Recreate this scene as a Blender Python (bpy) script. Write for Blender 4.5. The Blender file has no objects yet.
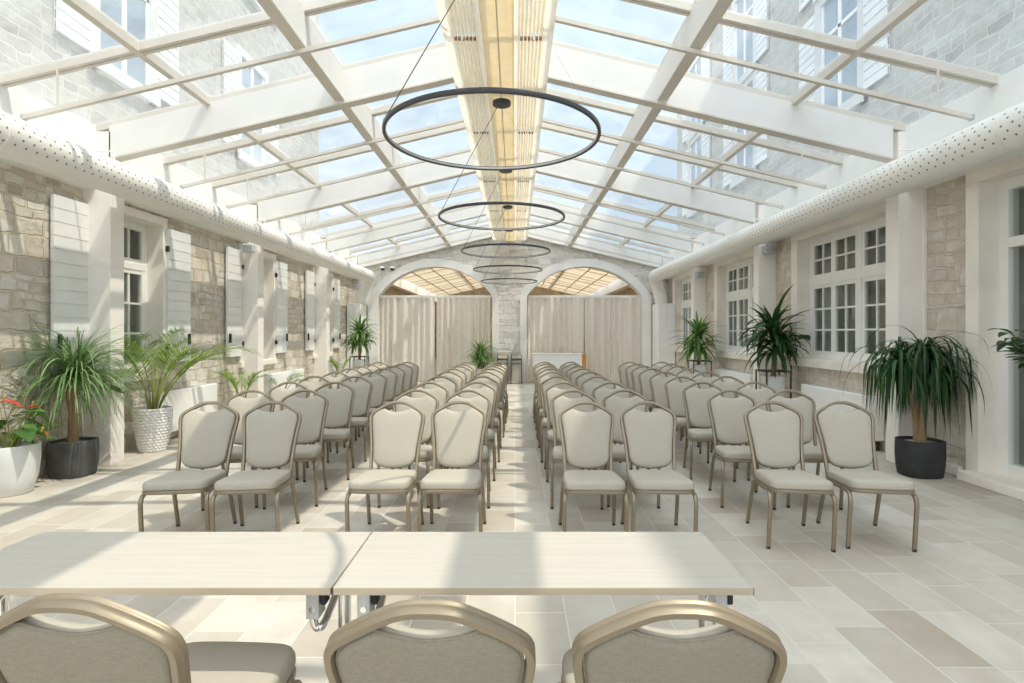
import bpy, bmesh, math, random
from mathutils import Vector, Matrix
R = math.radians
random.seed(7)
scn = bpy.context.scene
COL = scn.collection

# ------------------------------------------------------------------ camera, sky, sun, exposure
F = 550.0
cam = bpy.data.cameras.new('camera')
cam.sensor_width = 36.0
cam.lens = F / 1024 * 36
cam.shift_x = -3.0 / 1024
cam.shift_y = -8.5 / 1024
cam.clip_start = 0.05
camo = bpy.data.objects.new('camera', cam)
camo.location = (0, 0, 1.5)
camo.rotation_euler = (R(90), 0, 0)
COL.objects.link(camo)
scn.camera = camo

SUN = Vector((0.49, -0.20, 1.0)).normalized()
scn.view_settings.view_transform = 'Standard'
scn.view_settings.look = 'None'
scn.view_settings.exposure = 0.10
scn.view_settings.gamma = 1.0
scn.view_settings.use_curve_mapping = False
scn.cycles.use_denoising = True
scn.cycles.transparent_max_bounces = 24
scn.cycles.max_bounces = 14
scn.cycles.diffuse_bounces = 7
scn.cycles.sample_clamp_indirect = 8.0

world = bpy.data.worlds.new('sky')
scn.world = world
world.use_nodes = True
def sky():
    nt = world.node_tree
    nt.nodes.clear()
    N = nt.nodes.new; L = nt.links.new
    tc = N('ShaderNodeTexCoord'); sep = N('ShaderNodeSeparateXYZ')
    L(tc.outputs['Generated'], sep.inputs[0])
    ramp = N('ShaderNodeValToRGB')                       # horizon haze to zenith blue
    e = ramp.color_ramp.elements
    e[0].position = 0.0; e[0].color = (0.66, 0.77, 0.88, 1)
    e[1].position = 0.75; e[1].color = (0.46, 0.68, 0.92, 1)
    L(sep.outputs[2], ramp.inputs[0])
    noi = N('ShaderNodeTexNoise'); noi.inputs['Scale'].default_value = 2.6; noi.inputs['Detail'].default_value = 6
    L(tc.outputs['Generated'], noi.inputs['Vector'])
    cr = N('ShaderNodeValToRGB')
    cr.color_ramp.elements[0].position = 0.46; cr.color_ramp.elements[1].position = 0.72
    L(noi.outputs['Fac'], cr.inputs[0])
    mx = N('ShaderNodeMixRGB'); mx.inputs[2].default_value = (0.86, 0.90, 0.94, 1)
    ml = N('ShaderNodeMath'); ml.operation = 'MULTIPLY'; ml.inputs[1].default_value = 0.75
    L(cr.outputs[0], ml.inputs[0]); L(ml.outputs[0], mx.inputs[0]); L(ramp.outputs[0], mx.inputs[1])
    # broad glow added left of the sun, high behind the camera, for fill
    dot = N('ShaderNodeVectorMath'); dot.operation = 'DOT_PRODUCT'
    dot.inputs[1].default_value = Vector((-0.18, -0.42, 0.88)).normalized()
    L(tc.outputs['Generated'], dot.inputs[0])
    mr = N('ShaderNodeMapRange'); mr.interpolation_type = 'SMOOTHSTEP'
    mr.inputs['From Min'].default_value = 0.42; mr.inputs['From Max'].default_value = 0.98
    mr.inputs['To Min'].default_value = 0.0; mr.inputs['To Max'].default_value = SKY_GLOW
    L(dot.outputs['Value'], mr.inputs['Value'])
    gl = N('ShaderNodeMixRGB'); gl.blend_type = 'ADD'; gl.inputs[0].default_value = 1.0
    gc = N('ShaderNodeMixRGB'); gc.blend_type = 'MULTIPLY'; gc.inputs[0].default_value = 1.0
    gc.inputs[1].default_value = (0.98, 0.98, 0.97, 1)
    L(mr.outputs[0], gc.inputs[2])
    L(mx.outputs[0], gl.inputs[1]); L(gc.outputs[0], gl.inputs[2])
    bg = N('ShaderNodeBackground'); bg.inputs[1].default_value = SKY_STRENGTH
    out = N('ShaderNodeOutputWorld')
    L(gl.outputs[0], bg.inputs[0]); L(bg.outputs[0], out.inputs[0])
SKY_GLOW = 2.7
SKY_STRENGTH = 1.0
sky()
sun = bpy.data.lights.new('sun', 'SUN')
sun.energy = 4.1
sun.color = (1.0, 0.89, 0.74)
sun.angle = R(0.7)
suno = bpy.data.objects.new('sun', sun)
suno.rotation_euler = (-SUN).to_track_quat('-Z', 'Y').to_euler()
suno.location = (6, -3, 14)
COL.objects.link(suno)

# ------------------------------------------------------------------ materials
class NT:
    def __init__(s, name):
        s.m = bpy.data.materials.new(name); s.m.use_nodes = True
        s.t = s.m.node_tree; s.t.nodes.clear()
        s.out = s.t.nodes.new('ShaderNodeOutputMaterial')
    def n(s, typ, **kw):
        x = s.t.nodes.new(typ)
        for k, v in kw.items():
            if k.startswith('_'): x.inputs[k[1:].replace('_', ' ')].default_value = v
            else: setattr(x, k, v)
        return x
    def l(s, a, b): s.t.links.new(a, b)
    def math(s, op, a, b=None):
        x = s.n('ShaderNodeMath', operation=op)
        for i, v in enumerate((a, b)):
            if v is None: continue
            if isinstance(v, (int, float)): x.inputs[i].default_value = v
            else: s.l(v, x.inputs[i])
        return x.outputs[0]
    def ramp(s, fac, stops, interp='LINEAR'):
        x = s.n('ShaderNodeValToRGB'); cr = x.color_ramp; cr.interpolation = interp
        while len(cr.elements) < len(stops): cr.elements.new(0.5)
        for el, (p, c) in zip(cr.elements, stops):
            el.position = p; el.color = (*c, 1)
        s.l(fac, x.inputs[0]); return x.outputs[0]
    def mix(s, fac, a, b, bt='MIX'):
        x = s.n('ShaderNodeMixRGB', blend_type=bt)
        for i, v in enumerate((fac, a, b)):
            if isinstance(v, (int, float)): x.inputs[i].default_value = v
            elif isinstance(v, tuple): x.inputs[i].default_value = (*v, 1)
            else: s.l(v, x.inputs[i])
        return x.outputs[0]
    def noise(s, vec, scale, detail=4, rough=0.55):
        x = s.n('ShaderNodeTexNoise', _Scale=scale, _Detail=detail, _Roughness=rough)
        if vec is not None: s.l(vec, x.inputs['Vector'])
        return x.outputs['Fac']
    def obj(s): return s.n('ShaderNodeTexCoord').outputs['Object']
    def pri(s, color, rough=0.6, metal=0.0, bump=None, bstr=0.3, bdist=0.01, spec=0.5):
        p = s.n('ShaderNodeBsdfPrincipled')
        for k, v in (('Base Color', color), ('Roughness', rough), ('Metallic', metal), ('Specular IOR Level', spec)):
            if isinstance(v, (int, float)): p.inputs[k].default_value = v
            elif isinstance(v, tuple): p.inputs[k].default_value = (*v, 1)
            else: s.l(v, p.inputs[k])
        if bump is not None:
            b = s.n('ShaderNodeBump', _Strength=bstr, _Distance=bdist)
            s.l(bump, b.inputs['Height']); s.l(b.outputs[0], p.inputs['Normal'])
        return p.outputs[0]
    def done(s, sh):
        s.l(sh, s.out.inputs[0]); return s.m

def paint(name, c, rough=0.55, var=0.05, scale=3.0, metal=0.0, bstr=0.05, spec=0.4):
    k = NT(name); o = k.obj(); n = k.noise(o, scale, 5)
    lo = tuple(max(0, x * (1 - var)) for x in c); hi = tuple(min(1, x * (1 + var)) for x in c)
    col = k.ramp(n, [(0.3, lo), (0.7, hi)])
    return k.done(k.pri(col, rough, metal, k.noise(o, scale * 22, 3), bstr, 0.004, spec))

def stone(name, axis, cols, mortar, bw=0.42, rh=0.215, seed=0.0, bstr=0.9, bl=0.0):
    k = NT(name); o = k.obj()
    sp = k.n('ShaderNodeSeparateXYZ'); k.l(o, sp.inputs[0])
    u = sp.outputs[1] if axis == 'x' else sp.outputs[0]
    cb = k.n('ShaderNodeCombineXYZ', _Z=seed); k.l(u, cb.inputs[0]); k.l(sp.outputs[2], cb.inputs[1])
    wn = k.n('ShaderNodeTexNoise', _Scale=1.9, _Detail=2.0); k.l(cb.outputs[0], wn.inputs['Vector'])
    wn2 = k.n('ShaderNodeTexNoise', _Scale=9.0, _Detail=3.0); k.l(cb.outputs[0], wn2.inputs['Vector'])
    def warp(src, amp):
        a = k.n('ShaderNodeVectorMath', operation='SUBTRACT'); k.l(src, a.inputs[0]); a.inputs[1].default_value = (0.5, 0.5, 0.5)
        b = k.n('ShaderNodeVectorMath', operation='SCALE'); k.l(a.outputs[0], b.inputs[0]); b.inputs['Scale'].default_value = amp
        return b.outputs[0]
    def addv(a, b):
        x = k.n('ShaderNodeVectorMath', operation='ADD'); k.l(a, x.inputs[0]); k.l(b, x.inputs[1]); return x.outputs[0]
    v = addv(addv(cb.outputs[0], warp(wn.outputs['Color'], 0.16)), warp(wn2.outputs['Color'], 0.05))
    def brick(w, h, off):
        vv = addv(v, k.n('ShaderNodeCombineXYZ', _X=off, _Y=off * 0.37).outputs[0])
        b = k.n('ShaderNodeTexBrick', offset=0.43, squash=0.68, squash_frequency=3, offset_frequency=2)
        b.inputs['Scale'].default_value = 1.0; b.inputs['Brick Width'].default_value = w; b.inputs['Row Height'].default_value = h
        b.inputs['Mortar Size'].default_value = 0.014; b.inputs['Mortar Smooth'].default_value = 0.45
        b.inputs['Color1'].default_value = (0, 0, 0, 1); b.inputs['Color2'].default_value = (1, 1, 1, 1); b.inputs['Mortar'].default_value = (0.5, 0.5, 0.5, 1)
        k.l(vv, b.inputs['Vector']); return b
    b1 = brick(bw, rh, 0.0); b2 = brick(bw * 0.62, rh * 0.55, 3.3)
    mask = k.ramp(k.noise(cb.outputs[0], 0.9, 1), [(0.5, (0, 0, 0)), (0.54, (1, 1, 1))])
    rnd = k.mix(mask, b1.outputs['Color'], b2.outputs['Color'])
    fac = k.mix(mask, b1.outputs['Fac'], b2.outputs['Fac'])
    base = k.ramp(rnd, [(i / (len(cols) - 1), c) for i, c in enumerate(cols)])
    n1 = k.noise(cb.outputs[0], 7, 8, 0.65)
    base = k.mix(0.55, base, k.ramp(n1, [(0.3, (0.52, 0.5, 0.47)), (0.7, (1.0, 1.0, 1.0))]), 'MULTIPLY')
    if bl:
        nb = k.ramp(k.noise(cb.outputs[0], 4.2, 9, 0.72), [(0.42, (0, 0, 0)), (0.66, (1, 1, 1))])
        base = k.mix(k.math('MULTIPLY', nb, bl), base, (0.50, 0.38, 0.25))
    col = k.mix(k.math('MULTIPLY', fac, 0.75 if bl else 1.0), base, mortar)
    h = k.math('ADD', k.math('MULTIPLY', k.math('SUBTRACT', 1.0, fac), 0.9), k.math('MULTIPLY', n1, 0.9))
    return k.done(k.pri(col, 0.9, 0, h, bstr, 0.03, 0.2))

def floor_mat():
    k = NT('limestone_planks'); o = k.obj()
    sp = k.n('ShaderNodeSeparateXYZ'); k.l(o, sp.inputs[0])
    rw = 0.27
    row = k.math('FLOOR', k.math('DIVIDE', sp.outputs[0], rw))
    wn = k.n('ShaderNodeTexWhiteNoise', noise_dimensions='1D'); k.l(row, wn.inputs['W'])
    cw = k.n('ShaderNodeCombineXYZ'); k.l(k.math('MULTIPLY', row, 7.31), cw.inputs[0]); k.l(k.math('MULTIPLY', sp.outputs[1], 0.9), cw.inputs[1])
    jit = k.math('MULTIPLY', k.noise(cw.outputs[0], 1.0, 1), 0.8)
    y = k.math('ADD', k.math('ADD', sp.outputs[1], k.math('MULTIPLY', wn.outputs['Value'], 5.0)), jit)
    cb = k.n('ShaderNodeCombineXYZ'); k.l(y, cb.inputs[0]); k.l(sp.outputs[0], cb.inputs[1])
    b = k.n('ShaderNodeTexBrick', offset=0.0, squash=1.0)
    for a, v in (('Scale', 1.0), ('Brick Width', 0.48), ('Row Height', rw), ('Mortar Size', 0.0045), ('Mortar Smooth', 0.3)): b.inputs[a].default_value = v
    b.inputs['Color1'].default_value = (0, 0, 0, 1); b.inputs['Color2'].default_value = (1, 1, 1, 1)
    k.l(cb.outputs[0], b.inputs['Vector'])
    base = k.ramp(b.outputs['Color'], [(0.0, (0.465, 0.405, 0.335)), (0.15, (0.51, 0.46, 0.39)), (0.4, (0.545, 0.50, 0.43)), (0.7, (0.585, 0.545, 0.475)), (1.0, (0.64, 0.60, 0.53))])
    n = k.noise(o, 5, 8, 0.62)
    base = k.mix(0.8, base, k.ramp(n, [(0.25, (0.80, 0.77, 0.73)), (0.7, (1, 1, 1))]), 'MULTIPLY')
    nb = k.ramp(k.noise(o, 2.3, 9, 0.7), [(0.50, (0, 0, 0)), (0.72, (1, 1, 1))])
    base = k.mix(k.math('MULTIPLY', nb, 0.45), base, (0.47, 0.39, 0.29))
    col = k.mix(k.math('MULTIPLY', b.outputs['Fac'], 0.7), base, (0.72, 0.69, 0.63))
    h = k.math('ADD', k.math('MULTIPLY', b.outputs['Fac'], -0.5), k.math('MULTIPLY', n, 0.5))
    return k.done(k.pri(col, k.ramp(n, [(0.2, (0.42,) * 3), (0.8, (0.62,) * 3)]), 0, h, 0.25, 0.01, 0.35))

def fabric(name, c, dark=0.82, scale=260):
    k = NT(name); o = k.obj()
    w1 = k.n('ShaderNodeTexNoise', _Scale=scale, _Detail=2.0); mp = k.n('ShaderNodeMapping'); mp.inputs['Scale'].default_value = (1, 1, 0.12)
    k.l(o, mp.inputs[0]); k.l(mp.outputs[0], w1.inputs['Vector'])
    w2 = k.n('ShaderNodeTexNoise', _Scale=scale, _Detail=2.0); mp2 = k.n('ShaderNodeMapping'); mp2.inputs['Scale'].default_value = (0.12, 1, 1)
    k.l(o, mp2.inputs[0]); k.l(mp2.outputs[0], w2.inputs['Vector'])
    f = k.math('MULTIPLY', k.math('ADD', w1.outputs['Fac'], w2.outputs['Fac']), 0.5)
    col = k.ramp(f, [(0.38, tuple(x * dark for x in c)), (0.62, c)])
    p = k.pri(col, 0.85, 0, f, 0.25, 0.002, 0.2)
    return k.done(p)

def metal(name, c, rough=0.3, m=1.0):
    k = NT(name); o = k.obj()
    n = k.noise(o, 14, 4)
    return k.done(k.pri(c, k.ramp(n, [(0.3, (rough * 0.8,) * 3), (0.7, (rough * 1.2,) * 3)]), m))

def glass(name, tint, veil=0.0, gloss=0.04, veil_col=(0.9, 0.93, 0.95)):
    k = NT(name)
    tr = k.n('ShaderNodeBsdfTransparent'); tr.inputs[0].default_value = (*tint, 1)
    gl = k.n('ShaderNodeBsdfGlossy', _Roughness=0.02)
    lw = k.n('ShaderNodeLayerWeight', _Blend=0.5)
    fr = k.math('ADD', k.math('MULTIPLY', k.math('POWER', lw.outputs['Facing'], 4.0), 0.45), gloss)
    mx = k.n('ShaderNodeMixShader'); k.l(fr, mx.inputs[0]); k.l(tr.outputs[0], mx.inputs[1]); k.l(gl.outputs[0], mx.inputs[2])
    sh = mx.outputs[0]
    if veil:  # pale translucent share stands for sunlight veiling the panes
        tl = k.n('ShaderNodeBsdfTranslucent'); tl.inputs[0].default_value = (*veil_col, 1)
        m2 = k.n('ShaderNodeMixShader')
        n = k.noise(k.obj(), 2.5, 5)
        k.l(k.math('MULTIPLY', k.ramp(n, [(0.3, (0.5,) * 3), (0.75, (1.2,) * 3)]), veil), m2.inputs[0])
        k.l(sh, m2.inputs[1]); k.l(tl.outputs[0], m2.inputs[2]); sh = m2.outputs[0]
    return k.done(sh)

def cloth(name, c, trans=0.45, clear=0.0, weave=0.0):
    k = NT(name); o = k.obj()
    n = k.noise(o, 9, 4)
    col = k.ramp(n, [(0.3, tuple(x * 0.93 for x in c)), (0.7, c)])
    d = k.n('ShaderNodeBsdfDiffuse'); k.l(col, d.inputs[0])
    t = k.n('ShaderNodeBsdfTranslucent'); k.l(col, t.inputs[0])
    m = k.n('ShaderNodeMixShader'); m.inputs[0].default_value = trans
    k.l(d.outputs[0], m.inputs[1]); k.l(t.outputs[0], m.inputs[2]); sh = m.outputs[0]
    if clear:
        tr = k.n('ShaderNodeBsdfTransparent'); m2 = k.n('ShaderNodeMixShader'); m2.inputs[0].default_value = clear
        k.l(sh, m2.inputs[1]); k.l(tr.outputs[0], m2.inputs[2]); sh = m2.outputs[0]
    return k.done(sh)

def leafmat(name, dark, light, rough=0.45):
    k = NT(name); g = k.n('ShaderNodeNewGeometry')
    n = k.noise(k.obj(), 6, 3)
    f = k.math('ADD', k.math('MULTIPLY', g.outputs['Random Per Island'], 0.75), k.math('MULTIPLY', n, 0.3))
    col = k.ramp(f, [(0.1, dark), (0.95, light)])
    p = k.pri(col, rough, 0, None, spec=0.4)
    t = k.n('ShaderNodeBsdfTranslucent'); k.l(k.mix(0.5, col, tuple(min(1, x * 1.5) for x in light)), t.inputs[0])
    m = k.n('ShaderNodeMixShader'); m.inputs[0].default_value = 0.22
    k.l(p, m.inputs[1]); k.l(t.outputs[0], m.inputs[2])
    return k.done(m.outputs[0])

def wood(name, c1, c2, axis='X', scale=1.0, rough=0.4):
    k = NT(name); mp = k.n('ShaderNodeMapping')
    s = {'X': (0.8, 14, 14), 'Y': (14, 0.8, 14), 'Z': (14, 14, 0.8)}[axis]
    mp.inputs['Scale'].default_value = tuple(x * scale for x in s); k.l(k.obj(), mp.inputs[0])
    n = k.noise(mp.outputs[0], 3.0, 6, 0.6)
    return k.done(k.pri(k.ramp(n, [(0.3, c1), (0.7, c2)]), rough, 0, n, 0.05, 0.002, 0.4))

def duct_mat(name, xc, zc, sgn):
    k = NT(name); o = k.obj(); sp = k.n('ShaderNodeSeparateXYZ'); k.l(o, sp.inputs[0])
    dx = k.math('MULTIPLY', k.math('SUBTRACT', sp.outputs[0], xc), -sgn)      # + towards the hall
    dz = k.math('SUBTRACT', sp.outputs[2], zc)
    ang = k.math('ARCTAN2', dz, dx)                                          # 0 = facing the hall
    pitch = 0.30
    row = k.math('DIVIDE', k.math('ADD', ang, 0.75), pitch)
    ri = k.math('FLOOR', row); rf = k.math('SUBTRACT', k.math('FRACT', row), 0.5)
    yy = k.math('ADD', k.math('DIVIDE', sp.outputs[1], 0.105), k.math('MULTIPLY', ri, 0.5))
    yf = k.math('SUBTRACT', k.math('FRACT', yy), 0.5)
    a = k.math('MULTIPLY', yf, 0.105); b = k.math('MULTIPLY', rf, pitch * 0.18)
    d = k.math('SQRT', k.math('ADD', k.math('MULTIPLY', a, a), k.math('MULTIPLY', b, b)))
    hole = k.math('LESS_THAN', d, 0.0105)
    band = k.math('MULTIPLY', k.math('GREATER_THAN', row, 0.0), k.math('LESS_THAN', row, 5.0))
    hole = k.math('MULTIPLY', hole, band)
    col = k.mix(hole, (0.83, 0.81, 0.76), (0.22, 0.20, 0.18))
    return k.done(k.pri(col, 0.6, 0, None, spec=0.3))

M = {}
M['white'] = paint('white_paint', (0.88, 0.87, 0.84), 0.55, 0.03)
M['pillar'] = paint('warm_white_plaster', (0.88, 0.83, 0.77), 0.7, 0.04, 2.0)
M['cream'] = paint('cream_limestone_trim', (0.86, 0.80, 0.72), 0.8, 0.07, 2.2, bstr=0.15)
M['archtrim'] = paint('pale_plaster_arch', (0.80, 0.78, 0.75), 0.7, 0.05, 2.0)
M['frame'] = paint('roof_frame_backlit_tan', (0.68, 0.63, 0.56), 0.45, 0.05)  # tan puts the backlit shade of white frames into the colour
M['beam'] = paint('white_beam_paint', (0.78, 0.76, 0.73), 0.5, 0.03)
M['stone_left'] = stone('rubble_stone_left', 'x', [(0.56, 0.49, 0.39), (0.78, 0.73, 0.64), (0.66, 0.61, 0.53), (0.84, 0.81, 0.74), (0.72, 0.63, 0.50)], (0.66, 0.57, 0.44), 0.36, 0.19)
M['stone_right'] = stone('rubble_stone_right', 'x', [(0.66, 0.58, 0.48), (0.82, 0.75, 0.66), (0.74, 0.67, 0.58), (0.86, 0.81, 0.72)], (0.76, 0.68, 0.57), 0.46, 0.25, 4.0, 1.0, 0.55)
M['stone_far'] = stone('rubble_stone_far', 'y', [(0.62, 0.59, 0.55), (0.86, 0.83, 0.78), (0.76, 0.72, 0.66), (0.90, 0.88, 0.83)], (0.80, 0.75, 0.68), 0.36, 0.19, 9.0)
M['stone_tan'] = stone('tan_stone_next_room', 'y', [(0.42, 0.35, 0.26), (0.55, 0.47, 0.36), (0.62, 0.54, 0.43)], (0.50, 0.43, 0.33), 0.5, 0.25, 13.0)
M['stone_tan_side'] = stone('tan_stone_next_room_side', 'x', [(0.42, 0.35, 0.26), (0.55, 0.47, 0.36), (0.62, 0.54, 0.43)], (0.50, 0.43, 0.33), 0.5, 0.25, 17.0)
M['stone_out'] = stone('outside_stone_facade', 'x', [(0.42, 0.39, 0.34), (0.56, 0.53, 0.48), (0.50, 0.47, 0.42), (0.60, 0.58, 0.53)], (0.56, 0.53, 0.48), 0.5, 0.23, 21.0, 0.5)
M['floor'] = floor_mat()
M['seat'] = fabric('oatmeal_seat_fabric', (0.455, 0.418, 0.345), 0.92)
M['linen'] = fabric('taupe_linen_back', (0.275, 0.245, 0.182), 0.84, 340)
M['gold'] = metal('champagne_metal', (0.275, 0.225, 0.155), 0.42, 0.45)
M['chrome'] = metal('chrome', (0.80, 0.80, 0.80), 0.10)
M['steel'] = metal('grey_steel', (0.52, 0.53, 0.53), 0.42, 0.7)
M['black'] = paint('black_metal', (0.035, 0.035, 0.038), 0.4, 0.1)
M['rubber'] = paint('black_rubber', (0.03, 0.03, 0.03), 0.7, 0.1)
M['ringblack'] = paint('black_anodised_ring', (0.045, 0.045, 0.05), 0.38, 0.1, spec=0.5)
M['diffuser'] = paint('opal_strip', (0.55, 0.55, 0.54), 0.5, 0.02)
M['table'] = wood('pale_ash_laminate', (0.44, 0.405, 0.345), (0.495, 0.46, 0.40), 'X', 1.0, 0.5)
M['tedge'] = wood('tan_edge_band', (0.42, 0.35, 0.26), (0.48, 0.40, 0.30), 'X', 1.0, 0.45)
M['glass'] = glass('roof_glass', (0.94, 0.97, 0.985), 0.085, veil_col=(0.90, 0.95, 1.0))
M['pane'] = glass('window_glass', (0.86, 0.88, 0.87))
M['drape'] = cloth('grey_drape', (0.62, 0.62, 0.57), 0.15)
M['sheer'] = cloth('sheer_curtain', (0.94, 0.915, 0.865), 0.35, 0.10)
M['shadefab'] = cloth('cream_shade_fabric', (0.95, 0.88, 0.74), 0.45)
M['shadecap'] = paint('brown_shade_end', (0.30, 0.14, 0.05), 0.6, 0.2)
M['shadepale'] = cloth('pale_shade_strip', (0.93, 0.87, 0.76), 0.45)
M['ridgefab'] = cloth('warm_ridge_fabric', (0.97, 0.87, 0.68), 0.55)
M['awning'] = cloth('straw_ceiling_fabric', (0.70, 0.60, 0.44), 0.42)
M['duct_l'] = duct_mat('perforated_duct_left', -4.30, 3.165, -1)
M['duct_r'] = duct_mat('perforated_duct_right', 4.12, 3.175, 1)
M['ductplain'] = paint('plain_duct', (0.83, 0.81, 0.76), 0.6, 0.03)
M['shutter'] = paint('white_shutter', (0.80, 0.80, 0.78), 0.5, 0.04)
M['potdark'] = paint('charcoal_stone_pot', (0.085, 0.085, 0.082), 0.8, 0.25, 6, bstr=0.3)
M['potblack'] = paint('black_stone_pot', (0.035, 0.035, 0.035), 0.8, 0.25, 6, bstr=0.3)
M['potwhite'] = paint('white_ceramic_pot', (0.72, 0.73, 0.71), 0.45, 0.04)
M['potpearl'] = paint('pearl_woven_pot', (0.78, 0.77, 0.73), 0.3, 0.04, spec=0.6)
M['soil'] = paint('potting_soil', (0.06, 0.045, 0.03), 0.95, 0.5, 25, bstr=0.8)
M['pebble'] = paint('pale_pebble_mulch', (0.40, 0.37, 0.32), 0.9, 0.4, 40, bstr=0.8)
M['trunk'] = wood('plant_trunk', (0.20, 0.12, 0.06), (0.36, 0.24, 0.14), 'Z', 1.0, 0.85)
M['leaf_dark'] = leafmat('leaf_dark', (0.010, 0.035, 0.012), (0.045, 0.12, 0.030))
M['leaf_mid'] = leafmat('leaf_mid', (0.03, 0.10, 0.022), (0.19, 0.33, 0.08))
M['leaf_grey'] = leafmat('leaf_ponytail', (0.045, 0.125, 0.03), (0.27, 0.40, 0.16))
M['leaf_light'] = leafmat('leaf_palm', (0.06, 0.15, 0.015), (0.30, 0.42, 0.06))
M['stem'] = leafmat('palm_stem', (0.16, 0.22, 0.04), (0.36, 0.40, 0.08))
M['red'] = paint('red_spathe', (0.65, 0.06, 0.04), 0.25, 0.1)
M['spadix'] = paint('yellow_spadix', (0.70, 0.48, 0.12), 0.6, 0.1)
M['orange'] = wood('orange_wood_panel', (0.50, 0.22, 0.05), (0.62, 0.30, 0.09), 'Z')
M['outplaster'] = paint('outside_white_plaster', (0.66, 0.65, 0.63), 0.8, 0.05, 1.5)
M['outglass'] = paint('outside_window_pane', (0.30, 0.36, 0.42), 0.15, 0.2, 1.0, spec=0.8)
M['grey'] = paint('light_grey_plastic', (0.50, 0.52, 0.53), 0.5, 0.04)
M['darkwood'] = paint('dark_stool_frame', (0.07, 0.055, 0.045), 0.5, 0.2)

# ------------------------------------------------------------------ mesh helpers
def cr_path(pts, n=6, closed=False):
    P = [Vector(p) for p in pts]; out = []
    m = len(P)
    rng = range(m if closed else m - 1)
    for i in rng:
        if closed: p0, p1, p2, p3 = P[i - 1], P[i], P[(i + 1) % m], P[(i + 2) % m]
        else:
            p1, p2 = P[i], P[i + 1]
            p0 = P[i - 1] if i > 0 else p1 * 2 - p2
            p3 = P[i + 2] if i + 2 < m else p2 * 2 - p1
        for j in range(n):
            t = j / n
            out.append(0.5 * ((2 * p1) + (p2 - p0) * t + (2 * p0 - 5 * p1 + 4 * p2 - p3) * t * t + (3 * p1 - p0 - 3 * p2 + p3) * t ** 3))
    if not closed: out.append(P[-1])
    return out

def circ(r, n=10, sx=1.0): return [(r * sx * math.cos(2 * math.pi * i / n), r * math.sin(2 * math.pi * i / n)) for i in range(n)]
def rrect(a, b, r=0.004, n=2):
    out = []
    for (cx, cy, a0) in ((a - r, b - r, 0), (-a + r, b - r, 90), (-a + r, -b + r, 180), (a - r, -b + r, 270)):
        for i in range(n + 1):
            t = R(a0 + 90 * i / n); out.append((cx + r * math.cos(t), cy + r * math.sin(t)))
    return out

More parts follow.
